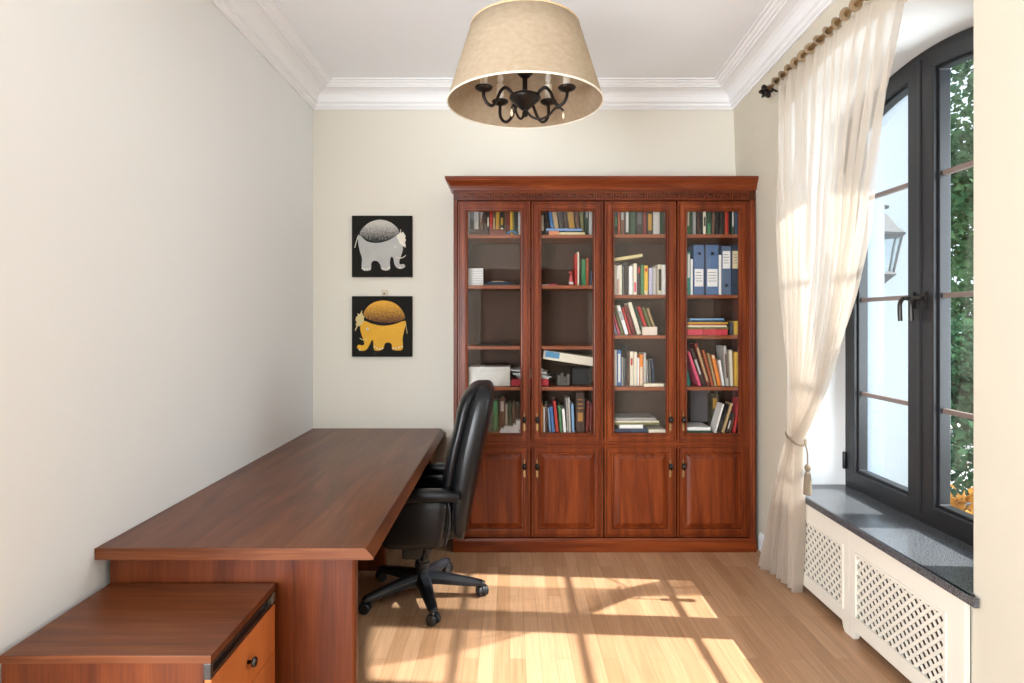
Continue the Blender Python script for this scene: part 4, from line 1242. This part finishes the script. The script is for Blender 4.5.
# ------------------------------------------------------------------ office chair
CX, CY = -.487, 3.33
ch = thing('office_chair', 'black leather high-back office chair on a five-star base, tucked at the desk', 'office chair', (CX, CY, 0))
def rot2(x, y, a): return (x * math.cos(a) - y * math.sin(a), x * math.sin(a) + y * math.cos(a))
bm = lathe(B(), [(.02, .075), (.045, .078), (.050, .10), (.046, .125), (.03, .14)], (CX, CY, 0), 24)
hub = obj('base_hub', bm, M['plastic'], ch, smooth=True)
for k in range(5):
    a = 2 * PI * k / 5
    rings_ = []
    for r, w, zt_, zb_ in ((.03, .042, .134, .080), (.09, .037, .132, .078), (.2, .031, .114, .068), (.30, .026, .094, .060), (.335, .022, .086, .062), (.349, .010, .078, .068)):
        rg = []
        for (dy, z) in ((-w, zb_), (-w, lerp(zb_, zt_, .6)), (-w * .5, zt_), (w * .5, zt_), (w, lerp(zb_, zt_, .6)), (w, zb_)):
            p = rot2(r, dy, a)
            rg.append((CX + p[0], CY + p[1], z))
        rings_.append(rg)
    obj('base_spoke', loft(B(), rings_), M['plastic'], ch, bevel=.004)
    cxk, cyk = CX + .332 * math.cos(a), CY + .332 * math.sin(a)
    bm = B()
    lathe(bm, [(.009, .05), (.009, .064)], (cxk, cyk, 0), 12)
    # hood between twin wheels
    aa = a + [.5, 1.1, -.4, .8, -.9][k]
    hood = B()
    for sgn in (-1, 1):
        wb = lathe(B(), [(.004, -.012), (.025, -.012), (.0295, -.006), (.0295, .006), (.025, .012), (.004, .012)], (0, 0, 0), 20, 'X')
        bmesh.ops.translate(wb, verts=wb.verts, vec=(sgn * .017, 0, .0298))
        bmesh.ops.rotate(wb, verts=wb.verts, cent=(0, 0, 0), matrix=Matrix.Rotation(aa, 3, 'Z'))
        bmesh.ops.translate(wb, verts=wb.verts, vec=(cxk, cyk, 0))
        tmp = bpy.data.meshes.new('t'); wb.to_mesh(tmp); wb.free(); hood.from_mesh(tmp); bpy.data.meshes.remove(tmp)
    cs = obj('caster', hood, M['plastic'], ch, smooth=False)
    hb = B()
    arcp = [(.0335 * math.cos(q), .0335 * math.sin(q)) for q in [PI * j / 10 for j in range(11)]]
    arci = [(.031 * math.cos(q), .031 * math.sin(q)) for q in [PI * j / 10 for j in range(11)]][::-1]
    prism(hb, arcp + arci, 'X', -.005, .005)
    bmesh.ops.translate(hb, verts=hb.verts, vec=(0, 0, .0298))
    box(hb, -.004, .004, -.02, .02, .020, .05)
    bmesh.ops.rotate(hb, verts=hb.verts, cent=(0, 0, 0), matrix=Matrix.Rotation(aa, 3, 'Z'))
    bmesh.ops.translate(hb, verts=hb.verts, vec=(cxk, cyk, 0))
    obj('caster_hood', hb, M['plastic'], cs)
    obj('caster_stem', bm, M['steel'], cs)
obj('gas_column', lathe(B(), [(.038, .10), (.038, .165), (.041, .168), (.041, .19), (.035, .195), (.035, .30)], (CX, CY, 0), 24), M['plastic'], ch, smooth=False)
bm = B(); box(bm, CX - .13, CX + .13, CY - .10, CY + .10, .31, .372); box(bm, CX - .10, CX + .045, CY - .07, CY + .07, .225, .315)
mech = obj('tilt_mechanism', bm, plain('gunmetal', (0.05, 0.05, 0.052), .4, metal=.4), ch, bevel=.008)
bm = B(); tube(bm, [(CX + .02, CY - .06, .30), (CX + .03, CY - .14, .29), (CX + .03, CY - .22, .285)], .006, 8); tube(bm, [(CX + .03, CY - .2, .285), (CX + .03, CY - .25, .285)], .010, 8)
obj('lever', bm, M['plastic'], mech)
# seat cushion
def cushion(x0, x1, y0, y1, z0, z1, n=24, e=4.0, crown=.0):
    cx, cy, hx, hy = (x0 + x1) / 2, (y0 + y1) / 2, (x1 - x0) / 2, (y1 - y0) / 2
    rs = []
    for s, z in ((.80, z0), (.97, z0 + (z1 - z0) * .10), (1.0, z0 + (z1 - z0) * .4), (1.0, z0 + (z1 - z0) * .7), (.96, z0 + (z1 - z0) * .92), (.80, z1), (.4, z1 + crown)):
        rs.append([(p[0], p[1], z) for p in superring(cx, cy, hx * s, hy * s if s > .9 else hy * (s + .1), n, e)])
    return loft(B(), rs)
obj('seat', cushion(-.735, -.235, CY - .24, CY + .24, .375, .50, crown=.012), M['leather'], ch, smooth=True, subsurf=1)
# backrest: side profile read off at several heights (z, front x, back x, half width)
prof_b = [(.36, -.300, -.245, .205), (.42, -.345, -.222, .232), (.52, -.368, -.205, .250), (.62, -.362, -.182, .258), (.74, -.340, -.158, .262), (.86, -.316, -.132, .262),
          (.96, -.292, -.112, .258), (1.05, -.270, -.094, .250), (1.11, -.250, -.084, .236), (1.150, -.230, -.086, .212), (1.180, -.205, -.102, .175), (1.190, -.180, -.126, .120)]
bm = B()
rs = []
for z, xf, xb, hw in prof_b:
    rs.append([(p[0], p[1], z + (xf + xb) * 0) for p in superring((xf + .035 + xb) / 2, CY, (xb - xf - .035) / 2, hw, 24, 3.6)])
loft(bm, rs)
br_ = obj('backrest', bm, M['leather_side'], ch, smooth=True, subsurf=1)
bm = B(); rs = []
for z, xf, xb, hw in prof_b[1:]:
    zz = z
    puff = .008 * math.sin((z - .42) / .79 * PI * 3) ** 2
    rs.append([(p[0], p[1], zz) for p in superring(xf + .035 - puff, CY, .040 + puff, hw * .93, 24, 3.0)])
loft(bm, rs)
obj('back_cushion', bm, M['leather'], br_, smooth=True, subsurf=1)
# seams on both sides of the backrest
for sgn in (-1, 1):
    bm = B()
    pts = []
    for z, xf, xb, hw in prof_b[1:10]:
        pts.append((lerp(xf, xb, .45), CY + sgn * (hw + .0005), z))
    tube(bm, pts, .0022, 6, 3)
    obj('seam', bm, M['plastic'], br_)
# arms: padded tops over closed leather side panels
for sgn in (-1, 1):
    yc = CY + sgn * .275
    rs = []
    for x, zc_, hz, hy in ((-.640, .615, .012, .018), (-.632, .620, .026, .034), (-.60, .628, .032, .042), (-.50, .634, .034, .045), (-.40, .638, .034, .045), (-.31, .636, .032, .044), (-.262, .630, .026, .036), (-.250, .626, .012, .018)):
        rs.append([(x, p[0], p[1]) for p in superring(yc, zc_, hy, hz, 14, 3.0)])
    arm = obj('armrest', loft(B(), rs), M['leather'], ch, smooth=True, subsurf=1)
    rs = []
    for z, x0, x1, hy in ((.362, -.630, -.375, .014), (.372, -.655, -.350, .026), (.42, -.668, -.336, .034), (.50, -.664, -.326, .036), (.57, -.640, -.318, .034), (.625, -.610, -.315, .028)):
        rs.append([(p[0], p[1], z) for p in superring((x0 + x1) / 2, yc - sgn * .006, (x1 - x0) / 2, hy, 18, 4.5)])
    obj('arm_panel', loft(B(), rs), M['leather_side'], arm, smooth=True, subsurf=1)
    bm = B(); tube(bm, [(-.315, yc, .60), (-.306, yc, .54), (-.312, yc, .46), (-.330, yc, .38)], .006, 8, 5)
    obj('arm_seam', bm, M['plastic'], arm, smooth=True)

# ------------------------------------------------------------------ ceiling lamp
LX, LY = .0625, 2.50
lp = thing('ceiling_lamp', 'hanging lamp with a beige burlap shade around a small dark candle chandelier', 'ceiling lamp', (LX, LY, 2.3))
zb, zt, rb, rt = 2.432, 2.745, .3230, .2260
n = 72
bm = B()
rs = []
for r_, z in ((rb, zb), (lerp(rb, rt, .33), lerp(zb, zt, .33)), (lerp(rb, rt, .66), lerp(zb, zt, .66)), (rt, zt), (rt - .003, zt), (lerp(rb, rt, .5) - .003, lerp(zb, zt, .5)), (rb - .003, zb)):
    rs.append((r_, z))
lathe(bm, rs + [rs[0]], (LX, LY, 0), n, capped=False)
sh = obj('lamp_shade', bm, M['shade'], lp, smooth=True)
bm = B()
for r_, z in ((rb - .001, zb), ):
    rr = [(r_ + .0030 * math.cos(q), z + .004 * math.sin(q)) for q in [2 * PI * j / 10 for j in range(11)]]
    lathe(bm, rr, (LX, LY, 0), n, capped=False)
obj('shade_rim', bm, paint(srgb(238, 230, 214), .7), sh, smooth=True)
bm = B()
rr = [(rt - .001 + .003 * math.cos(q), zt + .005 * math.sin(q)) for q in [2 * PI * j / 10 for j in range(11)]]
lathe(bm, rr, (LX, LY, 0), n, capped=False)
obj('shade_rim', bm, paint(srgb(206, 178, 138), .7), sh, smooth=True)
# spider ring and rods that carry the shade
bm = B()
for k in range(3):
    a = 2 * PI * k / 3 + .4
    tube(bm, [(LX, LY, zt - .02), (LX + (rt - .003) * math.cos(a), LY + (rt - .003) * math.sin(a), zt - .004)], .0025, 8)
obj('shade_spider', bm, M['bronze'], lp)
zh = 2.448
obj('stem', lathe(B(), [(.0105, zh + .02), (.0105, zt + .02), (.006, zt + .03), (.006, 3.17)], (LX, LY, 0), 16), M['bronze'], lp, smooth=False)
obj('stem_collar', lathe(B(), [(.010, 2.535), (.022, 2.545), (.033, 2.556), (.036, 2.566), (.030, 2.572), (.010, 2.574)], (LX, LY, 0), 24), M['bronze'], lp, smooth=True)
obj('ceiling_canopy', lathe(B(), [(.012, 3.15), (.045, 3.165), (.06, 3.199)], (LX, LY, 0), 24), M['bronze'], lp, smooth=True)
obj('hub', lathe(B(), [(.006, zh - .072), (.012, zh - .068), (.012, zh - .052), (.007, zh - .048), (.016, zh - .042), (.040, zh - .018), (.062, zh), (.066, zh + .008), (.062, zh + .016), (.04, zh + .026), (.018, zh + .030), (.012, zh + .04)], (LX, LY, 0), 32), M['bronze'], lp, smooth=True)
arms_ = [(-18, .178), (198, .178), (52, .172), (128, .172)]
for k, (deg, R_) in enumerate(arms_):
    a = math.radians(deg)
    def P(r, z): return (LX + r * math.cos(a), LY + r * math.sin(a), z)
    cupz = zh + (.018 if k < 2 else .030)
    pts = [P(.05, zh + .008), P(.066, zh + .030), P(.088, zh + .040), P(.108, zh + .020), P(.124, zh - .018), P(.142, zh - .040), P(.164, zh - .032), P(R_, zh - .006), P(R_, cupz)]
    if k >= 2:
        pts = [P(.055, zh - .006), P(.072, zh - .028), P(.095, zh - .052), P(.125, zh - .060), P(.155, zh - .045), P(R_, zh - .015), P(R_, cupz)]
    ar = obj('arm', tube(B(), pts, .0068, 10, 6), M['bronze'], lp, smooth=True)
    c0 = P(R_, 0)
    obj('candle_cup', lathe(B(), [(.006, cupz - .008), (.012, cupz - .004), (.030, cupz + .002), (.037, cupz + .010), (.036, cupz + .014), (.012, cupz + .012)], c0, 24), M['bronze'], ar, smooth=True)
    obj('candle_sleeve', lathe(B(), [(.0155, cupz + .010), (.0155, cupz + .085), (.012, cupz + .087)], c0, 20), M['candle'], ar)
    obj('bulb', lathe(B(), [(.007, cupz + .087), (.013, cupz + .103), (.014, cupz + .115), (.009, cupz + .135), (.002, cupz + .158)], c0, 16), paint(srgb(240, 236, 226), .25), ar, smooth=True)
# lower scrolls with crystal drops
for k, (deg, R_) in enumerate(((238, .07), (-10, .12))):
    a = math.radians(deg)
    def P(r, z): return (LX + r * math.cos(a), LY + r * math.sin(a), z)
    pts = [P(.008, zh - .058), P(.022, zh - .083), P(.045, zh - .090), P(.066, zh - .078), P(.080, zh - .056), P(.092, zh - .050), P(.105, zh - .066)]
    if k: pts = [P(.008, zh - .050), P(.03, zh - .074), P(.065, zh - .084), P(.10, zh - .070), P(.125, zh - .045), P(.145, zh - .043), P(.160, zh - .056)]
    sc = obj('scroll', tube(B(), pts, .005, 10, 6), M['bronze'], lp, smooth=True)
    e = pts[-1]
    obj('crystal_drop', lathe(B(), [(.001, -.004), (.004, -.012), (.006, -.022), (.003, -.032), (.001, -.034)], e, 8), paint(srgb(222, 206, 180), .15), sc)

# ------------------------------------------------------------------ curtain, rod, tieback
rod = thing('curtain_rod', 'brass curtain rod with a leafy dark finial high on the right wall', 'curtain rod', (1.5, 2.6, 2.87))
RZ = 2.872
rx = lambda y: lerp(1.470, 1.503, (y - 2.5) / (3.53 - 2.5)) if y > 2.5 else 1.470
obj('rod', tube(B(), [(rx(3.50), 3.50, RZ), (rx(2.5), 2.5, RZ), (1.47, 1.75, RZ)], .0125, 14), M['brass'], rod, smooth=True)
bm = B()
lathe(bm, [(.008, -.03), (.016, -.024), (.010, -.016), (.014, -.008), (.024, 0), (.030, .012), (.030, .026), (.022, .038), (.010, .046), (.003, .052)], (rx(3.5), 3.50, RZ), 20, 'Y')
for k in range(6):
    a = 2 * PI * k / 6
    c, s = math.cos(a), math.sin(a)
    tube(bm, [(rx(3.5) + .012 * c, 3.49, RZ + .012 * s), (rx(3.5) + .032 * c, 3.505, RZ + .032 * s), (rx(3.5) + .036 * c, 3.525, RZ + .036 * s), (rx(3.5) + .024 * c, 3.545, RZ + .024 * s)], .006, 8, 4)
obj('finial', bm, M['bronze'], rod, smooth=True)
for y in (3.44, 1.9):
    bm = B(); tube(bm, [(rx(y), y, RZ - .014), (rx(y) + .03, y, RZ - .03), (xw(y, RZ) - .004, y, RZ - .03)], .006, 8, 4); lathe(bm, [(.02, -.008), (.02, 0)], (xw(y, RZ) + .004, y, RZ - .03), 16, 'X')
    obj('bracket', bm, M['bronze'], rod)

TZ, TY = .885, 3.30
near_tab = [(TZ, 3.255), (.98, 3.16), (1.075, 3.07), (1.20, 2.96), (1.39, 2.83), (1.64, 2.68), (1.907, 2.55), (2.21, 2.44), (2.55, 2.34), (2.88, 2.25)]
far_tab = [(TZ, 3.345), (1.3, 3.335), (2.0, 3.34), (2.88, 3.365)]
NU, NV = 260, 110
bm = B()
grid = []
NP = 12
for j in range(NV + 1):
    v = j / NV
    z = lerp(RZ - .006, .012, v)
    rowv = []
    for i in range(NU + 1):
        u = i / NU
        if z >= TZ:
            yf, yn = table(far_tab, z), table(near_tab, z)
            s = (z - TZ) / (RZ - TZ)
            xb = lerp(1.572, 1.50, min(1, s * 1.6))
            amp = lerp(.026, .028, min(1, s * 2))
            if s > .93: amp = lerp(.028, .012, (s - .93) / .07)
        else:
            s = 1 - z / TZ
            s2 = s ** .8
            yf, yn = lerp(3.345, 3.72, s2), lerp(3.255, 3.345, s2)
            xb = lerp(1.572, 1.592, s)
            amp = lerp(.026, .044, s2)
        uu = u + .012 * math.sin(9 * u + 3 * z) + .006 * math.sin(23 * u)
        ph = 2 * PI * NP * uu
        top = max(0.0, min(1.0, (z - 1.0) / 1.4))
        x = xb + amp * math.sin(ph + .5 * math.sin(2.0 * z + 4 * u)) * (.75 + .25 * math.sin(7 * u + 1)) + .006 * math.sin(2 * PI * NP * 2.3 * u + z * 2)
        y = lerp(yf, yn, u) + .010 * math.cos(ph)
        if z < TZ:
            zz = z
            if j > NV - 6: zz = z + .006 * math.sin(ph * .5)
            # hem drifts nearer the viewer at the front edge
            x += (u - .5) * .05 * s
        else:
            zz = z
        x = min(x, 1.638)
        rowv.append(bm.verts.new((x, y, max(.006, zz))))
    grid.append(rowv)
for j in range(NV):
    for i in range(NU):
        bm.faces.new((grid[j][i], grid[j][i + 1], grid[j + 1][i + 1], grid[j + 1][i]))
cu = thing('curtain', 'sheer ivory curtain gathered to the left of the arched window and reaching the floor', 'curtain', (1.57, 3.3, 0))
obj('curtain_cloth', bm, M['curtain'], cu, smooth=True)
for k in range(15):
    y = 3.38 - k * .083
    bm = B()
    pts = []
    for q in range(9):
        a = PI * .15 + 2 * PI * q / 8
        pts.append((rx(y) + .0185 * math.cos(a), y + .007 * math.sin(a * 1.0 + k), RZ + .0185 * math.sin(a)))
    tube(bm, pts, .0050, 8, 4, flat=2.2)
    obj('hanging_tab', bm, M['curtain_tab'], cu, smooth=True)

tb_ = thing('tieback', 'taupe rope tieback with a tassel holding the curtain to the wall', 'tieback', (1.6, 3.32, .88))
bm = B()
loop = []
for q in range(21):
    a = 2 * PI * q / 20
    loop.append((1.574 + .044 * math.cos(a), 3.302 + .072 * math.sin(a), .882 + .028 * math.sin(a)))
tube(bm, loop, .0055, 8, 2)
tube(bm, [(1.585, 3.372, .885), (1.61, 3.43, .95), (1.64, 3.48, 1.03), (1.655, 3.50, 1.06)], .0045, 8, 5)
obj('rope', bm, M['cord'], tb_, smooth=True)
bm = B(); tube(bm, [(1.585, 3.235, .885), (1.600, 3.23, .82), (1.602, 3.23, .76), (1.602, 3.23, .72)], .004, 8, 5)
obj('tassel_cord', bm, M['cord'], tb_, smooth=True)
bm = lathe(B(), [(.004, .755), (.014, .745), (.017, .732), (.012, .720), (.009, .714), (.015, .704), (.019, .670), (.021, .620), (.022, .592), (.015, .588)], (1.602, 3.23, 0), 20)
obj('tassel', bm, M['cord'], tb_, smooth=False)
bm = B(); tube(bm, [(1.645, 3.50, 1.06), (1.668, 3.50, 1.06)], .008, 8)
obj('wall_hook', bm, M['brass'], tb_)

# ------------------------------------------------------------------ outside
struct('ground', box(B(), 2.24, 16, -8, 16, -.5, -.4), M['bounce_ground'])
struct('wall_outside', box(B(), 2.24, 3.18, 4.55, 4.8, -.4, 7), M['stucco'])
# wall lantern
LQ = (2.612, 4.28)
ln = thing('wall_lantern', 'black outdoor wall lantern mounted on the pale stucco wall outside', 'lantern', (LQ[0], LQ[1], 1.7))
blk = plain('outdoor_lantern_metal', (0.018, 0.02, 0.025), .7)
def hexring(r, z, n=6): return [(LQ[0] + r * math.cos(2 * PI * k / n + .2), LQ[1] + r * math.sin(2 * PI * k / n + .2), z) for k in range(n)]
obj('lantern_roof', loft(B(), [hexring(.160, 2.075), hexring(.165, 2.09), hexring(.120, 2.125), hexring(.075, 2.19), hexring(.062, 2.205), hexring(.03, 2.225)]), blk, ln)
obj('lantern_cap', lathe(B(), [(.012, 2.22), (.018, 2.24), (.07, 2.25), (.072, 2.262), (.03, 2.275), (.012, 2.285), (.018, 2.30), (.022, 2.32), (.012, 2.335), (.002, 2.345)], (*LQ, 0), 20), blk, ln, smooth=True)
bm = B()
for k in range(6):
    a = 2 * PI * k / 6 + .2
    tube(bm, [(LQ[0] + .145 * math.cos(a), LQ[1] + .145 * math.sin(a), 2.08), (LQ[0] + .118 * math.cos(a), LQ[1] + .118 * math.sin(a), 1.96), (LQ[0] + .095 * math.cos(a), LQ[1] + .095 * math.sin(a), 1.85)], .007, 6, 3)
obj('lantern_ribs', bm, blk, ln)
obj('lantern_glass', loft(B(), [hexring(.093, 1.85), hexring(.114, 1.96), hexring(.140, 2.08)], caps=False), glass('lantern_glass', (.85, .9, .92)), ln)
obj('lantern_base', loft(B(), [hexring(.10, 1.862), hexring(.115, 1.845), hexring(.07, 1.81), hexring(.03, 1.775), hexring(.02, 1.75), hexring(.026, 1.735), hexring(.008, 1.70)]), blk, ln)
obj('lantern_arm', tube(B(), [(LQ[0], LQ[1], 1.76), (LQ[0], LQ[1] + .10, 1.74), (LQ[0], LQ[1] + .2, 1.80), (LQ[0], 4.515, 1.86)], .012, 8, 5), blk, ln)
ln.scale = (1.12, 1.12, 1.17); ln.location.z = 1.68
obj('wall_plate', box(B(), LQ[0] - .05, LQ[0] + .05, 4.505, 4.518, 1.76, 1.98), blk, ln, bevel=.004)

def leaf_cloud(bm, c, rad, n, size, rnd, shell=.55):
    for _ in range(n):
        while True:
            p = Vector((rnd.uniform(-1, 1), rnd.uniform(-1, 1), rnd.uniform(-1, 1)))
            if shell < p.length < 1: break
        q = Vector((c[0] + p.x * rad[0], c[1] + p.y * rad[1], c[2] + p.z * rad[2]))
        s = size * rnd.uniform(.6, 1.3)
        d = Vector((rnd.uniform(-1, 1), rnd.uniform(-1, 1), rnd.uniform(-.9, .5))).normalized()
        a = d.cross(Vector((rnd.uniform(-1, 1), rnd.uniform(-1, 1), rnd.uniform(-1, 1)))).normalized()
        nn = a.cross(d) * s * .12
        pts = [q, q + d * s * .45 + a * s * .34 + nn, q + d * s * .8 + a * s * .2 + nn, q + d * s * 1.1, q + d * s * .8 - a * s * .2 + nn, q + d * s * .45 - a * s * .34 + nn]
        bm.faces.new([bm.verts.new(x) for x in pts])
rnd = random.Random(11)
def shrub(name, label, cat, base, lobes, mat, size, n, trunk_h, seed):
    rnd = random.Random(seed)
    t = thing(name, label, cat, base)
    bm = B()
    tube(bm, [(base[0], base[1], -.4), (base[0] + .05, base[1], trunk_h * .5), (base[0], base[1] + .05, trunk_h)], .08, 8, 4, taper=.03)
    obj('trunk', bm, M['bark'], t, smooth=True)
    bm = B()
    for (dx, dy, z, rx_, rz_) in lobes:
        leaf_cloud(bm, (base[0] + dx, base[1] + dy, z), (rx_, rx_, rz_), n, size, rnd, .35)
    obj('foliage', bm, mat, t)
shrub('broadleaf_tree', 'tall leafy green tree seen through the top of the right window pane', 'tree', (5.2, 6.3, -.4),
      [(0, 0, 3.6, 1.1, .9), (-.3, .2, 2.6, 1.0, .8), (.2, -.4, 4.4, .9, .7), (.5, .5, 3.0, 1.0, 1.0)], M['leaf_a'], .10, 2200, 3.8, 1)
shrub('bush', 'dark green bush low outside the right window pane', 'bush', (4.35, 5.35, -.4),
      [(0, 0, .35, .75, .6), (.25, .3, .9, .7, .5), (-.15, .3, 1.15, .55, .4), (.7, .0, .5, .7, .7)], M['leaf_b'], .08, 1800, .8, 2)
shrub('evergreen_tree', 'farther green tree standing behind the others outside the window', 'tree', (8.6, 9.8, -.4),
      [(0, 0, 2.2, 1.5, 1.6), (.3, 0, 4.2, 1.2, 1.2), (-1, .5, 1.0, 1.2, 1.2), (1.2, -.8, 2.0, 1.5, 2.0)], M['leaf_a'], .15, 1800, 4.2, 3)
shrub('golden_shrub', 'small golden-leaved shrub low outside the right window pane', 'shrub', (3.06, 3.98, -.4), [(0, 0, .30, .13, .12)], M['leaf_y'], .09, 60, .28, 4)
